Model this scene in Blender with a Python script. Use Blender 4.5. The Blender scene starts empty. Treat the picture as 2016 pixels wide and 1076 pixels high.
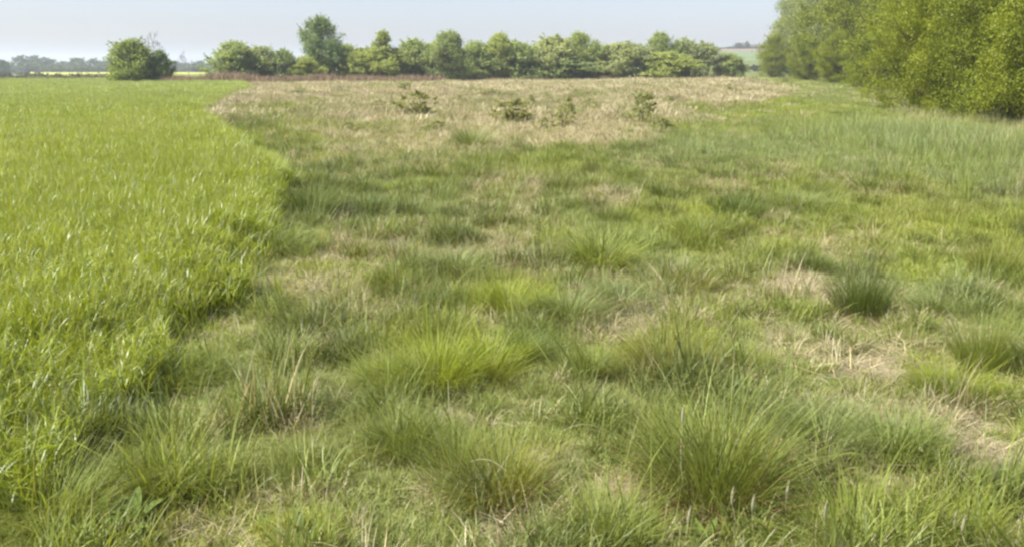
import bpy, math, random
import numpy as np
from mathutils import Vector

random.seed(7)
SC = bpy.context.scene
COL = SC.collection

# ------------------------------------------------------------------ camera, world, sun, exposure
F_PX, CX, CY, HOR = 1746.0, 1008.0, 538.0, 130.0       # photograph's focal length, centre and horizon row
CAM_H = 1.62
PITCH = math.atan((CY - HOR) / F_PX)
cam = bpy.data.cameras.new('camera')
cam.lens = 36.0 * F_PX / 2016.0
cam.sensor_width = 36.0
cam.clip_start = 0.05
cam.clip_end = 9000
cam_o = bpy.data.objects.new('camera', cam)
cam_o.location = (0, 0, CAM_H)
cam_o.rotation_euler = (math.pi / 2 - PITCH, 0, 0)
COL.objects.link(cam_o)
SC.camera = cam_o

SUN_EL, SUN_AZ = math.radians(52), math.radians(-112)      # azimuth from +Y (view direction), negative = left
world = bpy.data.worlds.new('World')
SC.world = world
world.use_nodes = True
wn = world.node_tree
sky = wn.nodes.new('ShaderNodeTexSky')
sky.sky_type = 'NISHITA'
sky.sun_disc = False
sky.sun_elevation = SUN_EL
sky.sun_rotation = SUN_AZ
sky.air_density = 1.0
sky.dust_density = 1.6
sky.ozone_density = 1.5
hsv = wn.nodes.new('ShaderNodeHueSaturation')
hsv.inputs['Saturation'].default_value = 0.80
wn.links.new(sky.outputs[0], hsv.inputs['Color'])
wb = wn.nodes.new('ShaderNodeMix'); wb.data_type = 'RGBA'; wb.blend_type = 'MULTIPLY'; wb.inputs[0].default_value = 1
wb.inputs[7].default_value = (.97, .955, 1.085, 1)
wn.links.new(hsv.outputs[0], wb.inputs[6])
wn.links.new(wb.outputs[2], wn.nodes['Background'].inputs['Color'])
wn.nodes['Background'].inputs['Strength'].default_value = 0.093

sl = bpy.data.lights.new('sun', 'SUN')
sl.energy = 5.0
sl.angle = math.radians(0.6)
sl.color = (1.0, 0.96, 0.90)
so = bpy.data.objects.new('sun', sl)
sd = Vector((math.sin(SUN_AZ) * math.cos(SUN_EL), math.cos(SUN_AZ) * math.cos(SUN_EL), math.sin(SUN_EL)))
so.rotation_euler = sd.to_track_quat('Z', 'Y').to_euler()
COL.objects.link(so)

SC.view_settings.view_transform = 'Standard'
SC.view_settings.look = 'None'
SC.view_settings.gamma = 1
SC.view_settings.use_curve_mapping = False
SC.view_settings.exposure = 1.0
SC.render.engine = 'CYCLES'
SC.cycles.pixel_filter_type = 'BLACKMAN_HARRIS'
SC.cycles.filter_width = 2.5
SC.cycles.max_bounces = 6
SC.cycles.diffuse_bounces = 3
SC.cycles.glossy_bounces = 2
SC.cycles.transmission_bounces = 3
SC.cycles.use_denoising = True
SC.cycles.sample_clamp_indirect = 4.0
SC.cycles.volume_bounces = 1

# ------------------------------------------------------------------ helpers
def tag(o, label=None, cat=None, group=None, kind=None):
    if label: o['label'] = label
    if cat: o['category'] = cat
    if group: o['group'] = group
    if kind: o['kind'] = kind
    return o

def empty(name, loc, rz=0.0, sc=(1, 1, 1)):
    o = bpy.data.objects.new(name, None)
    o.location = loc
    o.rotation_euler = (0, 0, rz)
    o.scale = sc
    o.empty_display_size = 0.1
    COL.objects.link(o)
    return o

def ray(px, py):
    u, v = (px - CX) / F_PX, (CY - py) / F_PX
    return (u, math.cos(PITCH) + v * math.sin(PITCH), -math.sin(PITCH) + v * math.cos(PITCH))

def at(px, py):
    """ground point seen at a pixel of the photograph"""
    d = ray(px, py)
    s = CAM_H / max(1e-4, -d[2])
    return (d[0] * s, d[1] * s)

def lateral(px, D):
    """x of a thing seen at column px that stands D metres ahead"""
    d = ray(px, 150)
    return d[0] / d[1] * D

def px_size(D, n):
    """metres covered by n photograph pixels at distance D"""
    return n * D / F_PX

def hash2(ix, iy, s):
    h = (ix.astype(np.int64) * 374761393 + iy.astype(np.int64) * 668265263 + s * 974634777) & 0xFFFFFFFF
    h = ((h ^ (h >> 13)) * 1274126177) & 0xFFFFFFFF
    h = (h ^ (h >> 16)) & 0xFFFFFFFF
    return h / 4294967295.0

def vnoise(x, y, s=0):
    ix, iy = np.floor(x), np.floor(y)
    fx, fy = x - ix, y - iy
    fx, fy = fx * fx * (3 - 2 * fx), fy * fy * (3 - 2 * fy)
    a, b = hash2(ix, iy, s), hash2(ix + 1, iy, s)
    c, d = hash2(ix, iy + 1, s), hash2(ix + 1, iy + 1, s)
    return (a * (1 - fx) + b * fx) * (1 - fy) + (c * (1 - fx) + d * fx) * fy

def fbm(x, y, s=0, o=4):
    r, a, t = 0, 0.5, 0
    for k in range(o):
        r = r + a * vnoise(x * 2 ** k, y * 2 ** k, s + k * 17)
        t += a
        a *= 0.55
    return r / t

def sstep(a, b, x):
    t = np.clip((x - a) / (b - a), 0, 1)
    return t * t * (3 - 2 * t)

def terrain(x, y):
    x, y = np.asarray(x, float), np.asarray(y, float)
    r = np.hypot(x, y)
    h = (fbm(x * 0.9, y * 0.9, 3, 3) - 0.5) * 0.10 * sstep(0.8, 3, r)
    h = h + (fbm(x * 0.05, y * 0.05, 9, 2) - 0.5) * 0.25 * sstep(8, 60, r) * (1 - sstep(120, 300, r))
    h = h - 2.3 * sstep(105, 190, y) * (1 - sstep(-10, 60, x))                 # land falls away to the left
    az = x / np.maximum(y, 1)
    h = h + 10.8 * sstep(200, 520, y) * sstep(0.10, 0.24, az)                    # low rise beyond the gap on the right
    h = h + (fbm(x * 0.004, y * 0.004, 21, 2) - 0.5) * 3 * sstep(500, 1200, r)
    return h

def tz(x, y):
    return float(terrain(np.array([x]), np.array([y]))[0])

def inside(poly, x, y):
    r = np.zeros(x.shape, bool)
    n = len(poly)
    for i in range(n):
        x0, y0 = poly[i]
        x1, y1 = poly[(i + 1) % n]
        if y0 == y1: continue
        c = ((y0 > y) != (y1 > y)) & (x < (x1 - x0) * (y - y0) / (y1 - y0) + x0)
        r ^= c
    return r

# ------------------------------------------------------------------ growth map of the place (all in metres on the ground)
CROP = [at(*p) for p in [(478, 178), (395, 214), (382, 226), (462, 288), (540, 348), (570, 402), (540, 455), (498, 522),
                         (385, 650), (262, 745), (138, 848), (30, 940), (-50, 1020), (-200, 1150)]]
CROP += [(-6, 1.0), (-75, 12), (-110, 92), (lateral(470, 92), 92)]
TAN = [at(*p) for p in [(385, 218), (430, 190), (480, 176)]] + [(lateral(470, 95), 95), (lateral(1480, 120), 120)] + \
      [at(*p) for p in [(1530, 176), (1530, 194), (1420, 222), (1290, 262), (1180, 285), (1000, 305), (850, 318), (700, 305), (600, 275), (470, 246)]]
TRACK = [(lateral(1440, 150), 150), (lateral(1600, 150), 150), (60, 60), (30, 20)] + \
        [at(*p) for p in [(2200, 330), (2016, 385), (1750, 350), (1550, 335), (1280, 300), (1290, 262), (1420, 222), (1530, 190)]]

def ell(px, py, rx, ry):
    c = at(px, py)
    a = at(px + rx, py)
    f, n = at(px, py - ry), at(px, py + ry)
    return (c[0], (f[1] + n[1]) / 2, abs(a[0] - c[0]), abs(f[1] - n[1]) / 2)

# patches: pixel centre, pixel radii, kind, strength
PATCH = [(*ell(a, b, c, d), k, s) for a, b, c, d, k, s in [
    # worn ground and dead thatch
    (1600, 575, 70, 45, 'bare', .9), (1700, 715, 90, 45, 'bare', .9), (1640, 640, 40, 30, 'bare', .6),
    (1850, 835, 130, 40, 'bare', .85), (1930, 900, 90, 35, 'bare', .9), (1660, 905, 90, 28, 'bare', .8),
    (1780, 960, 120, 30, 'bare', .6), (2000, 1060, 60, 25, 'bare', .8), (1230, 965, 60, 30, 'bare', .8),
    (1030, 1035, 90, 40, 'bare', .8), (1200, 640, 90, 40, 'dry', .9), (1440, 375, 60, 18, 'bare', .6),
    (1500, 430, 60, 12, 'bare', .7), (1000, 375, 80, 35, 'dry', .6), (1190, 400, 60, 25, 'dry', .6),
    (980, 430, 80, 30, 'dry', .5), (620, 690, 80, 22, 'dry', .7), (740, 650, 60, 35, 'dry', .4),
    (540, 600, 70, 25, 'bare', .3), (940, 640, 80, 20, 'bare', .5), (1270, 610, 80, 25, 'dry', .5),
    (1640, 480, 180, 25, 'bare', .45), (1560, 560, 80, 25, 'bare', .4), (1810, 480, 120, 30, 'dry', .3), (1480, 715, 80, 25, 'bare', .5),
    (1990, 590, 60, 30, 'bare', .5), (1960, 680, 60, 40, 'bare', .4), (560, 990, 120, 30, 'dry', .3),
    (430, 1060, 90, 25, 'bare', .4), (560, 850, 60, 25, 'dry', .4), (830, 330, 60, 12, 'dry', .7),
    (780, 480, 60, 50, 'dry', .35), (900, 830, 50, 22, 'bare', .5), (1090, 900, 70, 35, 'bare', .4), (1300, 330, 120, 20, 'dry', .3),
    (1700, 380, 150, 25, 'dry', .3), (900, 980, 60, 40, 'dry', .6), (1500, 1000, 70, 30, 'bare', .5), (660, 540, 60, 25, 'dry', .4),
    (2010, 262, 40, 14, 'dry', .5), (1830, 236, 80, 10, 'dry', .3),
    # lush yellow-green
    (860, 720, 150, 70, 'bright', 1.0), (1000, 590, 80, 35, 'bright', .9), (960, 900, 130, 45, 'bright', .5),
    (1420, 900, 140, 60, 'bright', .4), (1700, 1040, 190, 50, 'bright', .8), (1200, 1050, 130, 45, 'bright', .5),
    (1850, 440, 200, 50, 'bright', .6), (1760, 500, 200, 40, 'bright', .4), (1550, 385, 150, 20, 'bright', .5),
    (150, 1000, 200, 70, 'bright', .6), (330, 940, 90, 40, 'bright', .6), (1100, 330, 160, 22, 'bright', .4),
    (1330, 450, 120, 40, 'bright', .4), (600, 1040, 90, 30, 'bright', .7), (1560, 215, 150, 20, 'bright', .5), (1900, 740, 90, 40, 'bright', .5),
    # bluish
    (1300, 790, 200, 40, 'blue', .5), (1560, 830, 180, 50, 'blue', .8), (680, 760, 90, 60, 'blue', .7), (1180, 520, 130, 50, 'blue', .7),
    (1230, 580, 120, 40, 'blue', .6), (900, 520, 120, 40, 'blue', .6), (1350, 310, 160, 30, 'blue', .8),
    (1600, 300, 250, 35, 'blue', .6), (1900, 320, 160, 40, 'blue', .6), (1850, 585, 90, 30, 'blue', .7), (2000, 950, 60, 50, 'blue', .8),
    (700, 440, 120, 30, 'blue', .6), (1100, 450, 150, 40, 'blue', .4),
    (1880, 295, 230, 45, 'tall', 1.0), (1880, 295, 230, 45, 'blue', .6), (1700, 262, 120, 22, 'tall', .6),
    (470, 206, 100, 12, 'dry', .9), (600, 196, 120, 10, 'dry', .8),
    # deep green, with the crop's shadow painted in beside its bulge
    (610, 400, 80, 30, 'dark', .8), (730, 400, 70, 18, 'dark', .6), (560, 300, 90, 22, 'dark', .5), (480, 255, 70, 15, 'dark', .5),
    (880, 470, 60, 20, 'dark', .5), (430, 570, 60, 30, 'dark', .7), (530, 490, 60, 40, 'dark', .5), (1050, 690, 90, 30, 'dark', .4),
    (250, 850, 90, 35, 'dark', .7), (120, 920, 120, 40, 'dark', .5), (520, 790, 90, 25, 'dark', .5), (330, 740, 120, 35, 'dark', .4),
]]

def patches(x, y, kind):
    w = np.zeros(x.shape)
    for cx, cy, rx, ry, k, s in PATCH:
        if k != kind: continue
        d = ((x - cx) / rx) ** 2 + ((y - cy) / ry) ** 2
        w = np.maximum(w, s * np.exp(-0.8 * d * d))
    return w

G_MID = np.array((.205, .265, .055)); G_BRI = np.array((.255, .315, .036)); G_BLU = np.array((.205, .270, .098))
G_DRK = np.array((.145, .200, .040)); T_DRY = np.array((.450, .420, .275)); T_BRN = np.array((.300, .265, .160))

def worley(x, y, cell, s):
    """distance to the nearest scattered centre, the offset to it and a random number per centre"""
    bx, by = np.floor(x / cell), np.floor(y / cell)
    best = np.full(x.shape, 9.); ox = np.zeros(x.shape); oy = np.zeros(x.shape); rn = np.zeros(x.shape)
    for i in (-1, 0, 1):
        for j in (-1, 0, 1):
            cx = (bx + i + hash2(bx + i, by + j, s)) * cell
            cy = (by + j + hash2(bx + i, by + j, s + 1)) * cell
            d = np.hypot(x - cx, y - cy)
            m = d < best
            best = np.where(m, d, best); ox = np.where(m, x - cx, ox); oy = np.where(m, y - cy, oy)
            rn = np.where(m, hash2(bx + i, by + j, s + 2), rn)
    return best, ox, oy, rn

def mixc(a, b, w):
    return a * (1 - w[:, None]) + b * w[:, None]

def growth(x, y):
    """per point: share of dead grass, bareness, and the green of the living grass"""
    jx = x + (fbm(x * .8, y * .8, 31, 3) - .5) * (0.5 + .04 * y)
    jy = y + (fbm(x * .8, y * .8, 47, 4) - .5) * (1.2 + .30 * np.minimum(y, 45)) + (hash2(x * 997, y * 991, 3) - .5) * .08 * np.minimum(y, 60)
    tan, trk = inside(TAN, jx, jy), inside(TRACK, jx, jy)
    n1, n2, n3 = fbm(x * .7, y * .5, 61, 4), fbm(x * 2.6, y * 2.0, 71, 3), fbm(x * .22, y * .12, 81, 3)
    dry = np.where(tan, .66, np.where(trk, .04, .11)) + (n1 - .5) * np.where(trk, .2, .8) + (n2 - .5) * .5
    dry = dry + np.where(tan, (n3 - .5) * 1.1, 0)
    dry = np.maximum(dry, patches(x, y, 'dry') * (.75 + .5 * n2)) - .5 * patches(x, y, 'bright') - .3 * patches(x, y, 'dark')
    bare = patches(x, y, 'bare') * (.30 + 1.1 * n2)
    dry = np.clip(np.maximum(dry, bare * .7), .015, .92)
    c = mixc(np.repeat(G_MID[None], len(x), 0), G_BLU, np.clip((fbm(x * .5, y * .4, 91, 3) - .5) * 2.5 + np.where(trk, .25, 0), 0, .7))
    c = mixc(c, G_BRI, np.clip((fbm(x * .9, y * .6, 101, 3) - .56) * 4, 0, .9))
    c = mixc(c, G_BRI, patches(x, y, 'bright'))
    c = mixc(c, G_BLU, patches(x, y, 'blue'))
    c = mixc(c, G_DRK, np.maximum(patches(x, y, 'dark'), np.clip((fbm(x * 1.3, y * 1.0, 111, 3) - .60) * 4, 0, .8)))
    return dry, np.clip(bare, 0, 1), c, tan, trk

# ------------------------------------------------------------------ materials
def nodes(name):
    m = bpy.data.materials.new(name)
    m.use_nodes = True
    nt = m.node_tree
    for n in list(nt.nodes): nt.nodes.remove(n)
    out = nt.nodes.new('ShaderNodeOutputMaterial')
    return m, nt, out

def mul(nt, a, b, op='MULTIPLY'):
    n = nt.nodes.new('ShaderNodeMath'); n.operation = op
    for i, v in enumerate((a, b)):
        if hasattr(v, 'links'): nt.links.new(v, n.inputs[i])
        else: n.inputs[i].default_value = v
    return n.outputs[0]

def mixrgb(nt, f, a, b, mode='MIX'):
    n = nt.nodes.new('ShaderNodeMix'); n.data_type = 'RGBA'; n.blend_type = mode
    for s, v in ((n.inputs[0], f), (n.inputs[6], a), (n.inputs[7], b)):
        if hasattr(v, 'links'): nt.links.new(v, s)
        else: s.default_value = v if isinstance(v, (float, int)) else (*v, 1)
    return n.outputs[2]

def ramp(nt, f, stops):
    n = nt.nodes.new('ShaderNodeValToRGB')
    nt.links.new(f, n.inputs[0])
    e = n.color_ramp.elements
    while len(e) < len(stops): e.new(0.5)
    for el, (p, c) in zip(e, stops):
        el.position = p; el.color = (*c, 1) if len(c) == 3 else c
    return n.outputs[0]

def attr(nt, name, kind='GEOMETRY'):
    n = nt.nodes.new('ShaderNodeAttribute'); n.attribute_name = name; n.attribute_type = kind
    return n

def leaf_bsdf(nt, out, col, trans=.35, gloss=.025, rough=.5):
    d = nt.nodes.new('ShaderNodeBsdfDiffuse'); t = nt.nodes.new('ShaderNodeBsdfTranslucent'); g = nt.nodes.new('ShaderNodeBsdfGlossy')
    nt.links.new(col, d.inputs[0])
    nt.links.new(mixrgb(nt, 1.0, col, (1.25, 1.15, .7), 'MULTIPLY'), t.inputs[0])
    g.inputs['Roughness'].default_value = rough
    g.inputs[0].default_value = (.9, .95, 1, 1)
    m1 = nt.nodes.new('ShaderNodeMixShader'); m1.inputs[0].default_value = trans
    nt.links.new(d.outputs[0], m1.inputs[1]); nt.links.new(t.outputs[0], m1.inputs[2])
    m2 = nt.nodes.new('ShaderNodeMixShader'); m2.inputs[0].default_value = gloss
    nt.links.new(m1.outputs[0], m2.inputs[1]); nt.links.new(g.outputs[0], m2.inputs[2])
    nt.links.new(m2.outputs[0], out.inputs[0])

def blade_material(name, source, root=(.30, .24, .12), root_amt=.45, pale=0.0, trans=.38, gloss=.02, spread=.6, rough=.5):
    """grass blade: tint per tuft, darker or lighter blade by blade, straw-coloured sheath at the root, some dry tips"""
    m, nt, out = nodes(name)
    if source == 'object':
        tint = nt.nodes.new('ShaderNodeObjectInfo').outputs['Color']
    else:
        tint = attr(nt, 'tint', 'INSTANCER').outputs['Color']
    r = attr(nt, 'rnd').outputs['Fac']
    t = attr(nt, 'along').outputs['Fac']
    v = mul(nt, mul(nt, r, spread), 1 - spread / 2, 'ADD')
    comb = nt.nodes.new('ShaderNodeCombineColor')
    for i in range(3): nt.links.new(v, comb.inputs[i])
    c = mixrgb(nt, 1.0, tint, comb.outputs[0], 'MULTIPLY')
    # a share of blades lean to yellow
    h = mul(nt, mul(nt, r, 7.31), 1.0, 'MODULO')
    c = mixrgb(nt, mul(nt, h, .35), c, mixrgb(nt, 1.0, c, (1.5, 1.15, .6), 'MULTIPLY'))
    c = mixrgb(nt, ramp(nt, t, [(0, (root_amt,) * 3), (.35, (0, 0, 0))]), c, root)
    dry_tip = mul(nt, ramp(nt, h, [(.70, (0, 0, 0)), (.78, (1, 1, 1))]), ramp(nt, t, [(.62, (0, 0, 0)), (.95, (.8, .8, .8))]))
    c = mixrgb(nt, dry_tip, c, (.36, .31, .17))
    if pale:
        c = mixrgb(nt, mul(nt, ramp(nt, r, [(1 - pale - .01, (0, 0, 0)), (1 - pale, (1, 1, 1))]), ramp(nt, t, [(.35, (0, 0, 0)), (.6, (1, 1, 1))])), c, (.46, .52, .28))  # pale glints painted into the upper part of some blades
    leaf_bsdf(nt, out, c, trans, gloss, rough)
    return m

M_GRASS = blade_material('meadow_grass_blades', 'instancer')
M_TUSS = blade_material('tussock_blades', 'object', root=(.22, .17, .08), root_amt=.7)
M_STRAW = blade_material('dead_grass_blades', 'instancer', root=(.25, .19, .11), root_amt=.3, trans=.2, spread=.8)
M_STRAW_O = blade_material('dead_blades', 'object', root=(.2, .15, .08), root_amt=.4, trans=.2, spread=.8)
M_CROP = blade_material('crop_blades', 'instancer', root=(.15, .19, .04), root_amt=.4, pale=.10, trans=.42, gloss=.03, spread=.5, rough=.4)

def leaf_material(name, trans=.42, spread=.32, gloss=.010):
    m, nt, out = nodes(name)
    tint = nt.nodes.new('ShaderNodeObjectInfo').outputs['Color']
    r = attr(nt, 'rnd').outputs['Fac']
    k = attr(nt, 'clump').outputs['Fac']
    v = mul(nt, mul(nt, r, spread), 1 - spread / 2, 'ADD')
    comb = nt.nodes.new('ShaderNodeCombineColor')
    for i in range(3): nt.links.new(v, comb.inputs[i])
    c = mixrgb(nt, 1.0, tint, comb.outputs[0], 'MULTIPLY')
    c = mixrgb(nt, mul(nt, k, .6), c, mixrgb(nt, 1.0, c, (1.28, 1.18, .75), 'MULTIPLY'))
    leaf_bsdf(nt, out, c, trans, gloss, .45)
    return m
M_LEAF = leaf_material('tree_leaves')

def bark_material(name, c0, c1):
    m, nt, out = nodes(name)
    tc = nt.nodes.new('ShaderNodeTexCoord')
    n = nt.nodes.new('ShaderNodeTexNoise'); n.inputs['Scale'].default_value = 9; n.inputs['Detail'].default_value = 5
    nt.links.new(tc.outputs['Object'], n.inputs['Vector'])
    b = nt.nodes.new('ShaderNodeBsdfPrincipled'); b.inputs['Roughness'].default_value = .9
    nt.links.new(ramp(nt, n.outputs['Fac'], [(.35, c0), (.65, c1)]), b.inputs['Base Color'])
    bp = nt.nodes.new('ShaderNodeBump'); bp.inputs['Strength'].default_value = .5
    nt.links.new(n.outputs['Fac'], bp.inputs['Height']); nt.links.new(bp.outputs[0], b.inputs['Normal'])
    nt.links.new(b.outputs[0], out.inputs[0])
    return m
M_BARK = bark_material('bark', (.06, .055, .03), (.12, .11, .06))
M_TWIG = bark_material('grey_twigs', (.20, .19, .19), (.32, .31, .31))
M_STALK = bark_material('pale_stalk', (.34, .33, .17), (.44, .42, .24))
M_HEADS, _nt, _out = nodes('pale_seed_head')
_n = _nt.nodes.new('ShaderNodeTexNoise'); _n.inputs['Scale'].default_value = 60
leaf_bsdf(_nt, _out, ramp(_nt, _n.outputs['Fac'], [(.3, (.38, .37, .22)), (.7, (.52, .51, .34))]), .4, .01)
M_YEL = bark_material('yellow_petals', (.75, .55, .02), (.80, .66, .05))

def plain(name, c, c2=None, scale=3.0, rough=.85):
    m, nt, out = nodes(name)
    g = nt.nodes.new('ShaderNodeNewGeometry')
    n = nt.nodes.new('ShaderNodeTexNoise'); n.inputs['Scale'].default_value = scale; n.inputs['Detail'].default_value = 4
    nt.links.new(g.outputs['Position'], n.inputs['Vector'])
    b = nt.nodes.new('ShaderNodeBsdfPrincipled'); b.inputs['Roughness'].default_value = rough
    nt.links.new(ramp(nt, n.outputs['Fac'], [(.3, c), (.7, c2 or tuple(v * .8 for v in c))]), b.inputs['Base Color'])
    nt.links.new(b.outputs[0], out.inputs[0])
    return m

def ground_material():
    m, nt, out = nodes('ground_soil_and_thatch')
    a = attr(nt, 'ground_colour').outputs['Color']
    g = nt.nodes.new('ShaderNodeNewGeometry')
    n = nt.nodes.new('ShaderNodeTexNoise'); n.inputs['Scale'].default_value = 38; n.inputs['Detail'].default_value = 6; n.inputs['Roughness'].default_value = .7
    n2 = nt.nodes.new('ShaderNodeTexNoise'); n2.inputs['Scale'].default_value = 6; n2.inputs['Detail'].default_value = 5
    for k in (n, n2): nt.links.new(g.outputs['Position'], k.inputs['Vector'])
    c = mixrgb(nt, 1.0, a, ramp(nt, n.outputs['Fac'], [(.3, (.5, .5, .5)), (.7, (1.4, 1.35, 1.3))]), 'MULTIPLY')
    c = mixrgb(nt, .6, c, mixrgb(nt, 1.0, c, ramp(nt, n2.outputs['Fac'], [(.35, (.6, .7, .6)), (.65, (1.2, 1.15, 1.1))]), 'MULTIPLY'))
    b = nt.nodes.new('ShaderNodeBsdfPrincipled'); b.inputs['Roughness'].default_value = .95
    b.inputs['Specular IOR Level'].default_value = .1
    nt.links.new(c, b.inputs['Base Color'])
    bp = nt.nodes.new('ShaderNodeBump'); bp.inputs['Strength'].default_value = .8; bp.inputs['Distance'].default_value = .02
    nt.links.new(n.outputs['Fac'], bp.inputs['Height']); nt.links.new(bp.outputs[0], b.inputs['Normal'])
    nt.links.new(b.outputs[0], out.inputs[0])
    return m

# ------------------------------------------------------------------ mesh builders
def mesh_from(name, V, faces, mats, attrs=None, face_mats=None, smooth=False):
    """V (n,3); faces: list of (m,k) index arrays"""
    me = bpy.data.meshes.new(name)
    loops = np.concatenate([f.ravel() for f in faces]).astype(np.int32)
    tot = np.concatenate([np.full(len(f), f.shape[1]) for f in faces]).astype(np.int32)
    start = np.concatenate([[0], np.cumsum(tot)[:-1]]).astype(np.int32)
    me.vertices.add(len(V)); me.vertices.foreach_set('co', np.asarray(V, np.float32).ravel())
    me.loops.add(len(loops)); me.loops.foreach_set('vertex_index', loops)
    me.polygons.add(len(tot)); me.polygons.foreach_set('loop_start', start); me.polygons.foreach_set('loop_total', tot)
    if smooth: me.polygons.foreach_set('use_smooth', np.ones(len(tot), bool))
    for m in mats: me.materials.append(m)
    if face_mats is not None: me.polygons.foreach_set('material_index', face_mats.astype(np.int32))
    for k, v in (attrs or {}).items():
        v = np.asarray(v, np.float32)
        if v.ndim == 1:
            a = me.attributes.new(k, 'FLOAT', 'POINT'); a.data.foreach_set('value', v)
        elif v.shape[1] == 3:
            a = me.attributes.new(k, 'FLOAT_COLOR', 'POINT')
            a.data.foreach_set('color', np.concatenate([v, np.ones((len(v), 1), np.float32)], 1).ravel())
    me.update(calc_edges=True)
    return me

def blades(rg, root, az, lean, bend, length, width, seg=4, twist=.6, wig=.0):
    """curved tapering strips; all arguments are arrays over the blades"""
    n = len(az)
    ts = np.linspace(0, 1, seg + 1)
    out = np.zeros((n, seg + 1, 3))
    p = root.copy()
    out[:, 0] = p
    d = np.stack([np.cos(az), np.sin(az)], 1)
    side_a = az + np.pi / 2 + rg.normal(0, twist, n)
    sd_ = np.stack([np.cos(side_a), np.sin(side_a), np.zeros(n)], 1)
    for k in range(1, seg + 1):
        th = lean + bend * ((k - .5) / seg) ** 1.4
        st = length / seg
        p = p + np.stack([d[:, 0] * np.sin(th) * st, d[:, 1] * np.sin(th) * st, np.cos(th) * st], 1)
        if wig: p = p + rg.normal(0, wig, (n, 3)) * st[:, None]
        out[:, k] = p
    prof = np.array([.55] + [1.0 - .75 * max(0, (k / seg - .35) / .65) ** 1.3 for k in range(1, seg)] )
    V, A, R, idx = [], [], [], []
    rnd = rg.random(n)
    L = out[:, :-1] - sd_[:, None] * (width[:, None, None] * prof[None, :, None] / 2)
    Rr = out[:, :-1] + sd_[:, None] * (width[:, None, None] * prof[None, :, None] / 2)
    vv = np.concatenate([L, Rr, out[:, -1:]], 1)             # 2*seg + 1 verts
    m = 2 * seg + 1
    V = vv.reshape(-1, 3)
    A = np.tile(np.concatenate([ts[:-1], ts[:-1], [1]]), n)
    R = np.repeat(rnd, m)
    b = np.arange(n)[:, None] * m
    q = np.concatenate([np.stack([b[:, 0] + k, b[:, 0] + seg + k, b[:, 0] + seg + k + 1, b[:, 0] + k + 1], 1) for k in range(seg - 1)], 0)
    t = np.stack([b[:, 0] + seg - 1, b[:, 0] + 2 * seg - 1, b[:, 0] + 2 * seg], 1)
    return V, [q, t], A, R

def disc(rg, n, R, flat=.5):
    a, r = rg.random(n) * 2 * np.pi, R * rg.random(n) ** flat
    return np.stack([r * np.cos(a), r * np.sin(a), np.full(n, -.01)], 1), a

def merge(parts):
    V, Q, T, A, R, off = [], [], [], [], [], 0
    for v, f, a, r in parts:
        V.append(v); A.append(a); R.append(r); Q.append(f[0] + off); T.append(f[1] + off); off += len(v)
    return np.concatenate(V), [np.concatenate(Q), np.concatenate(T)], np.concatenate(A), np.concatenate(R)

def grass_mesh(name, mat, seed, n, R, length, width, lean=(0.05, .5), bend=(.2, 1.2), seg=3, outward=.7, extra=None):
    rg = np.random.default_rng(seed)
    root, a = disc(rg, n, R)
    az = np.where(rg.random(n) < outward, a + rg.normal(0, .6, n), rg.random(n) * 6.283)
    ln = np.clip(rg.normal(length, length * .3, n), length * .3, length * 1.8)
    wd = width * rg.uniform(.6, 1.4, n)
    le = rg.uniform(*lean, n); be = rg.uniform(*bend, n)
    parts = [blades(rg, root, az, le, be, ln, wd, seg)]
    if extra: parts += extra(rg)
    V, Fc, A, Rn = merge(parts)
    return mesh_from(name, V, Fc, [mat], {'along': A, 'rnd': Rn})

def hidden_collection(name, meshes):
    c = bpy.data.collections.new(name)
    for i, me in enumerate(meshes):
        o = bpy.data.objects.new('%s_%02d' % (name, i), me)
        c.objects.link(o)
    return c

def scatter_object(name, pts, rot, scl, var, tint, coll):
    me = bpy.data.meshes.new(name)
    n = len(pts)
    me.vertices.add(n); me.vertices.foreach_set('co', pts.astype(np.float32).ravel())
    def put(k, typ, v, f='value'):
        a = me.attributes.new(k, typ, 'POINT'); a.data.foreach_set(f, v.ravel())
    put('rot', 'FLOAT_VECTOR', rot.astype(np.float32), 'vector')
    put('scl', 'FLOAT_VECTOR', scl.astype(np.float32), 'vector')
    put('variant', 'INT', var.astype(np.int32))
    put('tint', 'FLOAT_COLOR', np.concatenate([tint, np.ones((n, 1))], 1).astype(np.float32), 'color')
    o = bpy.data.objects.new(name, me)
    COL.objects.link(o)
    ng = bpy.data.node_groups.new(name + '_scatter', 'GeometryNodeTree')
    ng.interface.new_socket('Geometry', in_out='INPUT', socket_type='NodeSocketGeometry')
    ng.interface.new_socket('Geometry', in_out='OUTPUT', socket_type='NodeSocketGeometry')
    N = ng.nodes.new
    gi, go = N('NodeGroupInput'), N('NodeGroupOutput')
    ip, ci = N('GeometryNodeInstanceOnPoints'), N('GeometryNodeCollectionInfo')
    ci.inputs['Collection'].default_value = coll
    ci.inputs['Separate Children'].default_value = True
    ci.inputs['Reset Children'].default_value = True
    def na(k, t):
        a = N('GeometryNodeInputNamedAttribute'); a.data_type = t; a.inputs['Name'].default_value = k
        return a.outputs['Attribute']
    L = ng.links.new
    L(gi.outputs[0], ip.inputs['Points'])
    L(ci.outputs[0], ip.inputs['Instance'])
    ip.inputs['Pick Instance'].default_value = True
    L(na('variant', 'INT'), ip.inputs['Instance Index'])
    e2r = N('FunctionNodeEulerToRotation')
    L(na('rot', 'FLOAT_VECTOR'), e2r.inputs[0])
    L(e2r.outputs[0], ip.inputs['Rotation'])
    L(na('scl', 'FLOAT_VECTOR'), ip.inputs['Scale'])
    L(ip.outputs[0], go.inputs[0])
    md = o.modifiers.new('scatter', 'NODES'); md.node_group = ng
    return o

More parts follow.
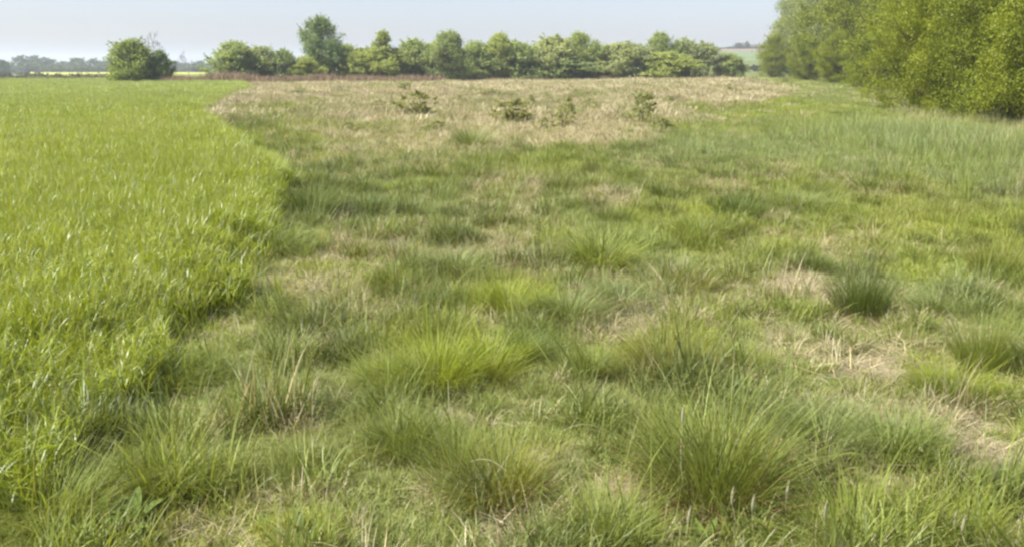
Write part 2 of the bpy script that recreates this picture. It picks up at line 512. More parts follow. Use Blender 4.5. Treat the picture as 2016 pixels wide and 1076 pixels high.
# ------------------------------------------------------------------ ground
def build_ground():
    n = 420
    k = 8.2
    u = np.linspace(-1, 1, n)
    X = 1.2 * np.sinh(k * u) / math.sinh(k) * (2600 / 1.2)
    Y = X + 4.0
    gx, gy = np.meshgrid(X, Y, indexing='ij')
    x, y = gx.ravel(), gy.ravel()
    z = terrain(x, y)
    dry, bare, green, tan, trk = growth(x, y)
    crop = inside(CROP, x, y)
    soil = np.array((.29, .24, .16)); thatch = np.array((.20, .175, .085))
    c = mixc(green * .75, thatch, np.clip(.35 + dry, 0, 1) * .8)
    c = mixc(c, soil, np.clip(bare * 1.2, 0, 1))
    c[crop] = (.20, .24, .03)
    far = sstep(90, 130, np.hypot(x, y))
    field = np.where(fbm(x * .006, y * .006, 5, 2)[:, None] > .5, np.array((.11, .15, .045)), np.array((.15, .17, .06)))
    c = mixc(c, field, far) if False else c * (1 - far[:, None]) + field * far[:, None]
    # ploughed strip on the far rise at the right
    az = x / np.maximum(y, 1)
    pl = (y > 405) & (y < 620) & (az > .1)
    c[pl] = (.24, .19, .15)
    i = np.arange(n - 1)
    a = (i[:, None] * n + i[None, :]).ravel()
    q = np.stack([a, a + n, a + n + 1, a + 1], 1)
    me = mesh_from('ground', np.stack([x, y, z], 1), [q], [ground_material()], {'ground_colour': c}, smooth=True)
    o = bpy.data.objects.new('ground', me); COL.objects.link(o)
    tag(o, 'rough meadow ground of soil and dead thatch under the grass', kind='structure')
build_ground()

# ------------------------------------------------------------------ meadow grass (uncountable)
def bands(spec, ang=.72):
    rg = np.random.default_rng(5)
    out = []
    for r0, r1, dens in spec:
        a = ang if r0 > 5 else 1.0
        n = int(dens * a * (r1 * r1 - r0 * r0))
        r = np.sqrt(rg.uniform(r0 * r0, r1 * r1, n)); t = rg.uniform(-a, a, n)
        out.append(np.stack([r * np.sin(t), r * np.cos(t), r], 1))
    return np.concatenate(out)

def build_meadow():
    rg = np.random.default_rng(11)
    P = []
    for s in range(4): P.append(grass_mesh('short_turf', M_GRASS, 100 + s, 46, .08, .055, .0036, (.1, .9), (.2, 1.2), 3, .4))
    for s in range(4): P.append(grass_mesh('mid_grass', M_GRASS, 110 + s, 44, .07, .105, .0036, (.05, .6), (.3, 1.5), 4, .7))
    for s in range(2): P.append(grass_mesh('tall_grass', M_GRASS, 120 + s, 26, .09, .20, .0040, (.0, .35), (.1, .8), 4, .6))
    for s in range(3): P.append(grass_mesh('far_patch', M_GRASS, 130 + s, 320, .45, .085, .009, (.05, .7), (.2, 1.2), 2, .2))
    for s in range(2): P.append(grass_mesh('far_tall_patch', M_GRASS, 140 + s, 280, .45, .18, .009, (.0, .45), (.1, .8), 2, .2))
    coll = hidden_collection('grass_kinds', P)
    p = bands([(1.2, 4.2, 430), (4.2, 8, 330), (8, 15, 260), (15, 26, 130), (26, 50, 11), (50, 85, 4.5), (85, 150, 1.8)])
    x, y, r = p.T
    dry, bare, green, tan, trk = growth(x, y)
    crop = inside(CROP, x, y)
    crop = inside(CROP, x + .30 * (1 - sstep(14, 30, y)) + .5 * (1 - sstep(2.5, 6, y)), y)
    keep = ~crop & (rg.random(len(x)) > np.clip(bare * 1.15, 0, .93)) & (rg.random(len(x)) > dry * .45)
    x, y, r, dry, bare, green, tan, trk = [v[keep] for v in (x, y, r, dry, bare, green, tan, trk)]
    n = len(x)
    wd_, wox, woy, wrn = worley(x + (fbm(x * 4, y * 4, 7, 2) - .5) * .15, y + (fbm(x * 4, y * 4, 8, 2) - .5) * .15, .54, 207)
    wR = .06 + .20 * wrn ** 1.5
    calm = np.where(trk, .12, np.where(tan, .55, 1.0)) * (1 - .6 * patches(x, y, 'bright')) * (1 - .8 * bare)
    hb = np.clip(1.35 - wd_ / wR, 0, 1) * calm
    inside_t = hb > .1
    br = np.maximum(patches(x, y, 'bright'), patches(x, y, 'blue') * .8)
    p_tall = np.where(trk, .12, .02 + .09 * hb) + .45 * patches(x, y, 'tall') + patches(x, y, 'bright') * .04
    p_mid = np.clip(.16 + .75 * hb + .3 * br + np.where(trk | tan, .3, 0), 0, .9) * (1 - bare * .7)
    u = rg.random(n)
    kind = np.where(u < p_tall, 2, np.where(u < p_tall + p_mid, 1, 0))
    kind = np.where((r > 9) & (kind == 0) & (rg.random(n) < .5), 1, kind)
    near = r < 26
    var = np.where(kind == 0, rg.integers(0, 4, n), np.where(kind == 1, rg.integers(4, 8, n), rg.integers(8, 10, n)))
    var = np.where(near, var, np.where((kind == 2) | (tan & (rg.random(n) < .4)), rg.integers(13, 15, n), rg.integers(10, 13, n)))
    # colour: mostly living, some dead
    isdry = rg.random(n) < dry * .75 * (1 - .6 * hb)
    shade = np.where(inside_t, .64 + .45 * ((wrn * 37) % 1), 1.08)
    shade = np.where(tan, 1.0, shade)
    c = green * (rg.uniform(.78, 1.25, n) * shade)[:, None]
    olive = np.clip(fbm(x * 1.1, y * .9, 261, 3) * 1.4 - .35, 0, 1) * (1 - hb) * np.where(trk, .3, 1)
    c = mixc(c, np.array((.27, .265, .11)), olive * .42)
    dc = mixc(np.repeat(T_DRY[None], n, 0), T_BRN, rg.random(n) * .6)
    c[isdry] = dc[isdry]
    c = mixc(c, T_DRY * .8, dry * np.where(near, .25, .35) * rg.random(n))
    s = rg.uniform(.7, 1.3, n) * (.76 + .68 * hb) * (1 + .7 * patches(x, y, 'tall'))
    grow = np.where(r < 8, 1.0, np.where(r < 15, 1.08, np.where(near, 1.3, np.where(r < 50, 1.0, np.where(r < 85, 1.4, 2.3)))))
    sv = s * np.where(near, np.minimum(grow, 1.15), 1.0)
    scl = np.stack([s * grow, s * grow, sv], 1)
    tl = np.where(inside_t & near, .5 * np.clip(wd_ / wR, 0, 1.2), 0) / (wd_ + 1e-3)
    rot = np.stack([rg.normal(0, .12, n) - woy * tl, rg.normal(0, .12, n) + wox * tl, rg.random(n) * 6.283], 1)
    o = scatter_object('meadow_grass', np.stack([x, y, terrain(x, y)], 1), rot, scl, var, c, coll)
    tag(o, 'rough mixed green and straw grass covering the unmown meadow', 'grass', kind='stuff')
    # ---- lying dead grass
    S = []
    for s in range(4): S.append(grass_mesh('litter', M_STRAW, 150 + s, 26, .10, .12, .0027, (1.1, 1.6), (-.2, .5), 3, .2))
    for s in range(3): S.append(grass_mesh('dead_tuft', M_STRAW, 160 + s, 34, .07, .12, .0028, (.3, 1.2), (.2, 1.6), 4, .7))
    for s in range(3): S.append(grass_mesh('far_dead_patch', M_STRAW, 170 + s, 240, .45, .15, .011, (.2, 1.3), (.2, 1.2), 2, .2))
    coll = hidden_collection('straw_kinds', S)
    p = bands([(1.2, 4.2, 210), (4.2, 8, 170), (8, 15, 90), (15, 26, 40), (26, 50, 5), (50, 85, 2.4), (85, 125, 1.2)])
    rg2 = np.random.default_rng(77)
    x, y = p[:, 0] + rg2.normal(0, .05, len(p)), p[:, 1] + rg2.normal(0, .05, len(p))
    r = p[:, 2]
    dry, bare, green, tan, trk = growth(x, y)
    keep = ~inside(CROP, x, y) & (rg2.random(len(x)) < np.clip(dry * 1.25 + bare * .3, .04, 1))
    x, y, r, dry, bare, tan = [v[keep] for v in (x, y, r, dry, bare, tan)]
    n = len(x)
    near = r < 26
    up = rg2.random(n) < np.where(tan, .75, .30 - bare * .2)
    var = np.where(near, np.where(up, rg2.integers(4, 7, n), rg2.integers(0, 4, n)), rg2.integers(7, 10, n))
    c = mixc(np.repeat(T_DRY[None], n, 0), T_BRN, rg2.random(n) ** 1.5 * .9) * rg2.uniform(.75, 1.15, (n, 1))
    s = rg2.uniform(.6, 1.3, n) * np.where(tan, 1.25 + .5 * (fbm(x * .35, y * .25, 401, 3) - .5), 1)
    grow = np.where(r < 8, 1.0, np.where(r < 15, 1.25, np.where(near, 1.7, np.where(r < 50, 1.1, np.where(r < 85, 1.5, 2.0)))))
    scl = np.stack([s * grow, s * grow, s * np.where(near, np.minimum(grow, 1.2), 1.1)], 1)
    rot = np.stack([rg2.normal(0, .1, n), rg2.normal(0, .1, n), rg2.random(n) * 6.283], 1)
    z = terrain(x, y) + np.where(near & ~up, rg2.uniform(.0, .035, n), 0)
    o = scatter_object('dead_grass', np.stack([x, y, z], 1), rot, scl, var, c, coll)
    tag(o, 'straw coloured dead grass lying and standing among the green', 'dead grass', kind='stuff')
build_meadow()

# ------------------------------------------------------------------ the crop on the left
def build_crop():
    rg = np.random.default_rng(21)
    def leaves(rg):
        n = 60
        root, a = disc(rg, n, .095)
        root[:, 2] = rg.uniform(.12, .30, n)
        return [blades(rg, root, rg.random(n) * 6.283, rg.uniform(.1, .7, n), rg.uniform(.4, 1.6, n), rg.uniform(.08, .15, n), rg.uniform(.004, .0065, n), 4)]
    def leaves_far(rg):
        n = 420
        root, a = disc(rg, n, .42)
        root[:, 2] = rg.uniform(.14, .28, n)
        return [blades(rg, root, rg.random(n) * 6.283, rg.uniform(.2, 1.1, n), rg.uniform(.4, 1.8, n), rg.uniform(.06, .13, n), rg.uniform(.010, .016, n), 2)]
    P = [grass_mesh('crop_plants', M_CROP, 300 + s, 62, .09, .33, .0042, (.0, .25), (.0, .7), 4, .4, leaves) for s in range(5)]
    P += [grass_mesh('crop_far', M_CROP, 310 + s, 200, .45, .31, .010, (.0, .35), (.0, .7), 2, .2, leaves_far) for s in range(4)]
    coll = hidden_collection('crop_kinds', P)
    p = bands([(1.2, 6, 130), (6, 14, 85), (14, 24, 48), (24, 50, 6.0), (50, 112, 2.2)], ang=.85)
    p = p[p[:, 0] < 1.0]
    x, y, r = p.T
    jx = x + (fbm(x * 2.6, y * 2.6, 331, 4) - .5) * .8 + rg.normal(0, .06, len(x))
    jy = y + (fbm(x * 2.6, y * 2.6, 337, 4) - .5) * .8 + rg.normal(0, .06, len(x))
    keep = inside(CROP, jx, jy)
    ed = np.full(x.shape, 99.)
    for i in range(12):
        (ax, ay), (bx, by) = CROP[i], CROP[i + 1]
        t = np.clip(((jx - ax) * (bx - ax) + (jy - ay) * (by - ay)) / ((bx - ax) ** 2 + (by - ay) ** 2), 0, 1)
        ed = np.minimum(ed, np.hypot(jx - ax - t * (bx - ax), jy - ay - t * (by - ay)))
    wid = .28 + .9 * (1 - sstep(2.5, 7, y))
    ed = np.clip(ed / wid, 0, 1)
    keep &= rg.random(len(x)) < .55 + .45 * ed
    x, y, r, ed = x[keep], y[keep], r[keep], ed[keep]
    n = len(x)
    near = r < 24
    var = np.where(near, rg.integers(0, 5, n), rg.integers(5, 9, n))
    f = fbm(x * .5, y * .35, 341, 4)
    base = mixc(np.repeat(np.array([[.255, .330, .022]]), n, 0), np.array((.285, .35, .040)), np.clip((f - .4) * 3, 0, 1))
    base = mixc(base, np.array((.275, .355, .080)), sstep(15, 60, r))  # haze painted into the crop colour, paler and bluer with distance
    c = base * rg.uniform(.82, 1.15, (n, 1))
    grow = np.where(r < 6, 1.0, np.where(r < 14, 1.25, np.where(near, 1.65, np.where(r < 50, 1.1, 1.7))))
    s = rg.uniform(.85, 1.15, n)
    hz = s * (.50 + .50 * ed ** .7) * (.86 + .3 * fbm(x * .8, y * .8, 351, 3))
    scl = np.stack([s * grow, s * grow, hz], 1)
    rot = np.stack([rg.normal(.0, .07, n), rg.normal(.05, .07 + .12 * (1 - ed), n), rg.random(n) * 6.283], 1)
    o = scatter_object('cereal_crop', np.stack([x, y, terrain(x, y)], 1), rot, scl, var, c, coll)
    tag(o, 'bright yellow-green young cereal crop filling the left field', 'crop', kind='stuff')
build_crop()

# ------------------------------------------------------------------ tussocks: every clump that stands out is a thing
def tussock_mesh(seed, n, style):
    rg = np.random.default_rng(seed)
    if style == 'rush':     lean, bend, wd = (.0, .50), (.05, .5), .0026
    elif style == 'spread': lean, bend, wd = (.1, .95), (.5, 1.7), .0034
    else:                   lean, bend, wd = (.02, .70), (.3, 1.3), .0027
    root, a = disc(rg, n, .36, .55)
    rr = np.hypot(root[:, 0] + rg.uniform(-.1, .1), root[:, 1] + rg.uniform(-.1, .1)) / .36
    az = a + rg.normal(0, .45, n)
    le = lean[0] + (lean[1] - lean[0]) * np.clip(rr + rg.normal(0, .22, n), 0, 1.2)
    be = rg.uniform(*bend, n)
    ln = np.clip(rg.normal(.62, .27, n), .15, 1.25)
    V, Fc, A, R = blades(rg, root, az, le, be, ln, wd / .45 * rg.uniform(.7, 1.4, n), 5)
    me = mesh_from('tussock_blades', V, Fc, [M_TUSS], {'along': A, 'rnd': R})
    n2 = n // 3
    root, a = disc(rg, n2, .38, .7)
    V, Fc, A, R = blades(rg, root, a + rg.normal(0, .9, n2), rg.uniform(.7, 1.6, n2), rg.uniform(.0, .9, n2),
                         rg.uniform(.2, .75, n2), .0040 / .45 * rg.uniform(.7, 1.3, n2), 4)
    md = mesh_from('tussock_dead', V, Fc, [M_STRAW_O], {'along': A, 'rnd': R})
    return me, md
TUS = {st: [tussock_mesh(400 + 10 * i + k, 1300, st) for k in range(3)] for i, st in enumerate(('rush', 'spread', 'mid'))}

GREEN = {'mid': (.200, .255, .048), 'bright': (.245, .310, .032), 'blue': (.190, .250, .075), 'dark': (.105, .155, .028), 'olive': (.215, .245, .044)}
# base pixel x, y, width, height, style, colour, dead blades colour, label
TUSSOCKS = [
    (1692, 628, 125, 100, 'rush', 'dark', 't', 'compact round dark green rush tussock standing alone on worn ground at the right'),
    (1400, 985, 290, 235, 'mid', 'mid', 'b', 'biggest tussock, in the near foreground, its middle brown with dead blades'),
    (1300, 738, 160, 115, 'mid', 'olive', 'b', 'reddish-brown centred tussock midway between the picture centre and the worn path'),
    (1452, 434, 95, 46, 'rush', 'dark', 't', 'low dark tussock beside a pale bare patch, upper right of centre'),
    (1935, 725, 120, 105, 'rush', 'mid', 't', 'tall upright green tussock near the right edge'),
    (1870, 785, 150, 80, 'mid', 'bright', 't', 'pale green leafy tussock in front of the tall one near the right edge'),
    (1760, 900, 170, 110, 'mid', 'blue', 't', 'blue-green tussock with straw at its foot, left of the bare patch lower right'),
    (1620, 880, 170, 110, 'spread', 'blue', 't', 'soft blue-grey tussock directly left of the blue-green one by the bare patch'),
    (1185, 528, 140, 90, 'spread', 'mid', 't', 'fountain shaped tussock with long arching blades above the picture centre'),
    (1120, 632, 150, 100, 'spread', 'blue', 'b', 'blue-grey tussock with brown foot just right of the yellow-green one at centre'),
    (1225, 600, 130, 70, 'spread', 'blue', 't', 'flattened grey-green tussock combed to the right with straw in front'),
    (1000, 618, 140, 85, 'mid', 'bright', 't', 'yellow-green tussock left of the blue-grey one at the picture centre'),
    (1165, 745, 100, 75, 'mid', 'mid', 't', 'small tussock between the lush bright patch and the reddish-brown one'),
    (1040, 705, 120, 65, 'mid', 'dark', 't', 'dark green tussock at the upper right rim of the lush bright patch'),
    (845, 606, 90, 60, 'spread', 'dark', 'b', 'small dark tussock with a black hollow at its left foot'),
    (900, 545, 120, 60, 'spread', 'blue', 't', 'grey-green tussock behind the small dark one with the hollow'),
    (770, 570, 110, 60, 'mid', 'mid', 'b', 'brownish green tussock left of the small dark one with the hollow'),
    (612, 430, 100, 62, 'mid', 'dark', 't', 'deep green tussock close to the outward bulge of the crop edge'),
    (735, 420, 80, 38, 'mid', 'dark', 't', 'low deep green tussock right of the one by the crop bulge'),
    (540, 500, 110, 60, 'spread', 'blue', 't', 'grey-green tussock with pale drooping blades at the crop edge'),
    (600, 490, 80, 45, 'spread', 'mid', 't', 'small tussock with a straw lying on it, just right of the crop edge'),
    (860, 760, 170, 125, 'mid', 'bright', 't', 'tallest clump in the middle of the lush yellow-green patch'),
    (960, 740, 150, 100, 'mid', 'bright', 't', 'right-hand clump of the lush yellow-green patch'),
    (765, 760, 140, 80, 'mid', 'mid', 't', 'left-hand softer clump of the lush yellow-green patch'),
    (790, 890, 150, 110, 'mid', 'mid', 't', 'fan shaped tussock below the lush yellow-green patch'),
    (900, 945, 150, 120, 'mid', 'mid', 't', 'green tussock between the fan shaped one and the straw-crossed one'),
    (985, 985, 190, 140, 'mid', 'olive', 'b', 'tussock with straw stems crossed at its dark foot, lower centre'),
    (340, 965, 180, 115, 'mid', 'mid', 't', 'rounded tussock with wide pale blades on its left, lower left'),
    (250, 862, 120, 60, 'mid', 'dark', 't', 'low dark tussock in the shade of the crop edge, lower left'),
    (1602, 534, 65, 28, 'rush', 'dark', 't', 'tiny dark tuft behind the compact round rush tussock'),
    (890, 478, 70, 40, 'mid', 'dark', 't', 'small deep green tuft left of and beyond the fountain shaped tussock'),
    (1955, 535, 85, 45, 'rush', 'olive', 't', 'thin olive tuft near the right edge beyond the worn ground'),
    (1572, 414, 105, 32, 'mid', 'blue', 't', 'faint low grey-green tuft right of the low dark one by the pale patch'),
    (1365, 570, 70, 35, 'mid', 'olive', 'b', 'small red-brown tinged tuft right of the flattened grey-green tussock'),
    (1840, 612, 95, 50, 'mid', 'blue', 't', 'blue-green tussock just right of the compact round rush tussock'),
    (1190, 1075, 200, 120, 'mid', 'mid', 't', 'wide pale green tussock at the bottom edge, left of the biggest one'),
    (1700, 1085, 300, 95, 'mid', 'mid', 't', 'wide bright green tussock at the bottom edge, lower right'),
    (1900, 1080, 150, 90, 'mid', 'bright', 't', 'bright green tussock at the bottom right corner beside dry soil'),
    (110, 1030, 220, 105, 'mid', 'mid', 't', 'lush rank clump at the bottom left corner'),
    (330, 752, 160, 70, 'mid', 'mid', 't', 'soft green tussock leaning out from the crop edge, left'),
    (425, 600, 90, 60, 'mid', 'dark', 't', 'dark tussock tucked in a notch of the crop edge'),
    (520, 808, 100, 42, 'mid', 'mid', 't', 'low tuft in the short grass, left of centre'),
    (2005, 985, 110, 90, 'mid', 'blue', 't', 'blue-green tussock cut by the right edge of the picture'),
    (1460, 725, 110, 65, 'mid', 'mid', 't', 'green tussock right of the reddish-brown centred one'),
    (1005, 242, 75, 46, 'mid', 'olive', 't', 'broad dark green weed clump standing in the tan grass'),
    (1110, 255, 34, 62, 'rush', 'olive', 't', 'narrow upright green weed clump in the tan grass'),
    (1262, 245, 50, 66, 'mid', 'olive', 't', 'upright olive weed clump at the right side of the tan grass'),
    (825, 232, 60, 52, 'mid', 'olive', 't', 'yellowish green weed clump at the left side of the tan grass'),
    (982, 193, 60, 16, 'mid', 'dark', 't', 'flat dark clump far back in the tan grass'),
    (592, 190, 30, 13, 'mid', 'dark', 't', 'small dark clump far left in the tan grass'),
    (676, 188, 26, 13, 'mid', 'dark', 't', 'small dark clump right of the far left one in the tan grass'),
    (1038, 212, 26, 26, 'rush', 'olive', 't', 'thin upright weed behind the broad dark clump in the tan grass'),
    (930, 290, 80, 40, 'mid', 'blue', 't', 'grey-green clump at the near rim of the tan grass'),
    (1395, 325, 70, 20, 'mid', 'dark', 't', 'dark streak of a clump at the near side of the green track'),
    (1690, 250, 60, 30, 'mid', 'blue', 't', 'soft clump in the green track before the hedge'),
    (1375, 470, 90, 45, 'mid', 'mid', 't', 'green tussock left of and nearer than the low dark one by the pale patch'),
    (690, 700, 90, 40, 'spread', 'blue', 't', 'thin grey tuft beside a long pale straw, left of the lush patch'),
    (600, 905, 120, 50, 'mid', 'mid', 't', 'low green tuft right of the rounded tussock, lower left'),
]
WEEDS = []
for i, (px, py, w, h, st, colr, dead, lab) in enumerate(TUSSOCKS):
    x, y = at(px, py)
    D = math.hypot(x, y)
    dist = math.hypot(D, CAM_H)
    W, H = px_size(dist, w), px_size(dist, h) / max(.35, math.cos(math.atan2(CAM_H, D)))
    if 'weed' in lab:
        WEEDS.append((x, y, W, H, lab)); continue
    if D > 6.5: W, H = W * 1.15, H * 1.35
    H = min(H * .9, .75 if D < 20 else 1.6)
    sx = W / 1.15
    rt = empty('grass_tussock', (x, y, tz(x, y) - .01), random.uniform(0, 6.28), (sx, sx, max(H / .82, .25 * sx)))
    tag(rt, lab, 'tussock', 'tussocks of longer grass in the meadow')
    mb, md = TUS[st][i % 3]
    b = bpy.data.objects.new('blades', mb); b.parent = rt; COL.objects.link(b)
    k = random.uniform(.85, 1.12)
    b.color = (*[v * k for v in GREEN[colr]], 1)
    d = bpy.data.objects.new('dead_blades', md); d.parent = rt; COL.objects.link(d)
    d.color = (.25, .15, .075, 1) if dead == 'b' else (.36, .31, .17, 1)
    d.scale = (1, 1, .9 if dead == 'b' else .6)

# ------------------------------------------------------------------ tubes, trees
def tube(path, rad, k=5):
    path = np.asarray(path, float); n = len(path)
    V = []
    for i in range(n):
        d = path[min(i + 1, n - 1)] - path[max(i - 1, 0)]
        d = d / (np.linalg.norm(d) + 1e-9)
        a = np.cross(d, (0, 0, 1) if abs(d[2]) < .9 else (1, 0, 0)); a /= np.linalg.norm(a)
        b = np.cross(d, a)
        for j in range(k):
            t = 2 * math.pi * j / k
            V.append(path[i] + rad[i] * (math.cos(t) * a + math.sin(t) * b))
    q = [(i * k + j, i * k + (j + 1) % k, (i + 1) * k + (j + 1) % k, (i + 1) * k + j) for i in range(n - 1) for j in range(k)]
    return np.array(V), np.array(q)

def tubes_mesh(name, items, mat, k=5):
    Vs, Qs, off = [], [], 0
    for p, r in items:
        v, q = tube(p, r, k)
        Vs.append(v); Qs.append(q + off); off += len(v)
    return mesh_from(name, np.concatenate(Vs), [np.concatenate(Qs)], [mat], smooth=True)

def leaf_cloud(rg, centres, radii, n_per, size, flat=.75, cl=None):
    """small bent leaf faces gathered in clumps, denser towards each clump's rim"""
    nc = len(centres)
    n = nc * n_per
    c = np.repeat(centres, n_per, 0); r = np.repeat(radii, n_per)
    d = rg.normal(0, 1, (n, 3)); d /= np.linalg.norm(d, axis=1, keepdims=True)
    rr = rg.random(n) ** .45 * (1 + .25 * rg.normal(0, 1, n))
    p = c + d * (r * rr)[:, None] * np.array((1, 1, flat))
    nrm = d * .7 + rg.normal(0, .8, (n, 3)) + np.array((0, 0, .5)); nrm /= np.linalg.norm(nrm, axis=1, keepdims=True)
    a = np.cross(nrm, rg.normal(0, 1, (n, 3))); a /= np.linalg.norm(a, axis=1, keepdims=True)
    b = np.cross(nrm, a)
    s = size * rg.uniform(.6, 1.4, n)
    L, Wd = (s * .5)[:, None], (s * .30)[:, None]
    V = np.stack([p - a * L, p - b * Wd + nrm * Wd * .3, p + a * L, p + b * Wd + nrm * Wd * .3], 1).reshape(-1, 3)
    q = np.arange(n * 4).reshape(n, 4)
    cr = rg.random(nc) if cl is None else cl
    return V, q, np.repeat(rg.random(n), 4), np.repeat(np.repeat(cr, n_per), 4)

def make_tree(seed, kind, leaf, n_cl, n_per, base=.0, mat_trunk=M_BARK):
    """unit tree: height 1, crown radius about .5 (before the object's scale)"""
    rg = np.random.default_rng(seed)
    limbs, cen = [], []
    def profile(t):
        if kind == 'shrub': return .50 * math.sin(math.pi * min(1, .22 + t * .80)) ** .55
        if kind == 'oval':  return .50 * math.sin(math.pi * (.12 + .86 * t)) ** .8
        if kind == 'cone':  return .50 * (1 - t) ** .75 * (1 if t > .1 else .8)
        return .50 * math.sin(math.pi * min(1, .16 + .84 * t)) ** .7
    stems = 1 if kind in ('oval', 'cone') else 4
    for s in range(stems):
        a = rg.random() * 6.28; sp = 0 if stems == 1 else rg.uniform(.05, .25)
        top = np.array((math.cos(a) * sp, math.sin(a) * sp, rg.uniform(.75, .92)))
        b0 = np.array((math.cos(a), math.sin(a), 0)) * (.0 if stems == 1 else .04)
        path = [b0 * (1 - t) + top * t + rg.normal(0, .012, 3) * (t > 0) * (t < 1) for t in np.linspace(0, 1, 6)]
        path[0] = path[0] * np.array((1, 1, 0)) - np.array((0, 0, .02))
        limbs.append((path, [.017 * (1 - .85 * t) / (1 if stems == 1 else 1.5) for t in np.linspace(0, 1, 6)]))
    lean = rg.normal(0, .05, 2)
    for i in range(n_cl):
        t = base + (1 - base) * rg.random() ** .9
        a = rg.random() * 6.28
        bump = .80 + .35 * math.sin(a * 2 + seed) * math.sin(t * 7 + seed * 1.7)
        R = profile(t) * bump * (rg.random() ** .35) * rg.uniform(.85, 1.1)
        c = np.array((R * math.cos(a) + lean[0] * t, R * math.sin(a) + lean[1] * t, .04 + t * .93))
        cen.append(c)
        if i % 3 == 0:
            st = limbs[int(rg.integers(0, stems))][0]
            k = min(5, max(1, int(c[2] * 5 - 1)))
            p0 = st[k - 1] if c[2] < .9 else st[4]
            mid = (p0 + c) / 2 + np.array((0, 0, .03))
            limbs.append(([p0, mid, c, c + (c - p0) * .12 + np.array((0, 0, .03))], [.004, .003, .002, .001]))
    cen = np.array(cen)
    rad = rg.uniform(*((.065, .145) if kind != 'big' else (.06, .115)), n_cl) * (1.0 if kind != 'cone' else .8)
    V, q, r, k = leaf_cloud(rg, cen, rad, n_per, leaf, .7 if kind != 'cone' else .4)
    # loose shoots breaking the outline
    ns = n_cl if kind in ('shrub', 'oval') else n_cl // 2
    sel = cen[rg.integers(0, n_cl, ns)]
    out = sel * np.array((1, 1, 0)); out /= np.linalg.norm(out, axis=1, keepdims=True) + 1e-6
    up = rg.uniform(.3, 1.6, (ns, 1)) * np.array((0, 0, 1)) + out
    tips = sel + up * rg.uniform(.04, .13 if kind == 'shrub' else .08, (ns, 1))
    sh = np.concatenate([sel * (1 - f) + tips * f for f in (.4, .7, 1.0)])
    V2, q2, r2, k2 = leaf_cloud(rg, sh, np.full(len(sh), .022), max(4, n_per // 14), leaf)
    V = np.concatenate([V, V2]); q = np.concatenate([q, q2 + len(r)])
    V[:, 2] = np.maximum(V[:, 2], .004)
    crown = mesh_from('crown', V, [q], [M_LEAF], {'rnd': np.concatenate([r, r2]), 'clump': np.concatenate([k, k2])})
    trunk = tubes_mesh('trunk', limbs, mat_trunk)
    return trunk, crown

def place_tree(name, proto, x, y, w, h, colr, label, cat, group=None, rz=None, sink=0.0):
    rt = empty(name, (x, y, tz(x, y) - sink), random.uniform(0, 6.28) if rz is None else rz, (w, w, h))
    tag(rt, label, cat, group)
    t = bpy.data.objects.new('trunk', proto[0]); t.parent = rt; COL.objects.link(t)
    if proto[1] is not None:
        c = bpy.data.objects.new('crown', proto[1]); c.parent = rt; COL.objects.link(c)
        c.color = (*colr, 1)
    return rt

MID = {'shrub': [make_tree(500 + s, 'shrub', .034, 230, 85) for s in range(4)],
       'oval': [make_tree(510 + s, 'oval', .026, 280, 90) for s in range(2)],
       'cone': [make_tree(520 + s, 'cone', .032, 150, 80) for s in range(2)]}
C_MID, C_YEL, C_PALE, C_DARK, C_GREY = (.300, .375, .150), (.345, .410, .130), (.375, .430, .210), (.260, .335, .150), (.325, .385, .210)
def hedge_D(px): return 86 + (px - 430) / 1020 * 26
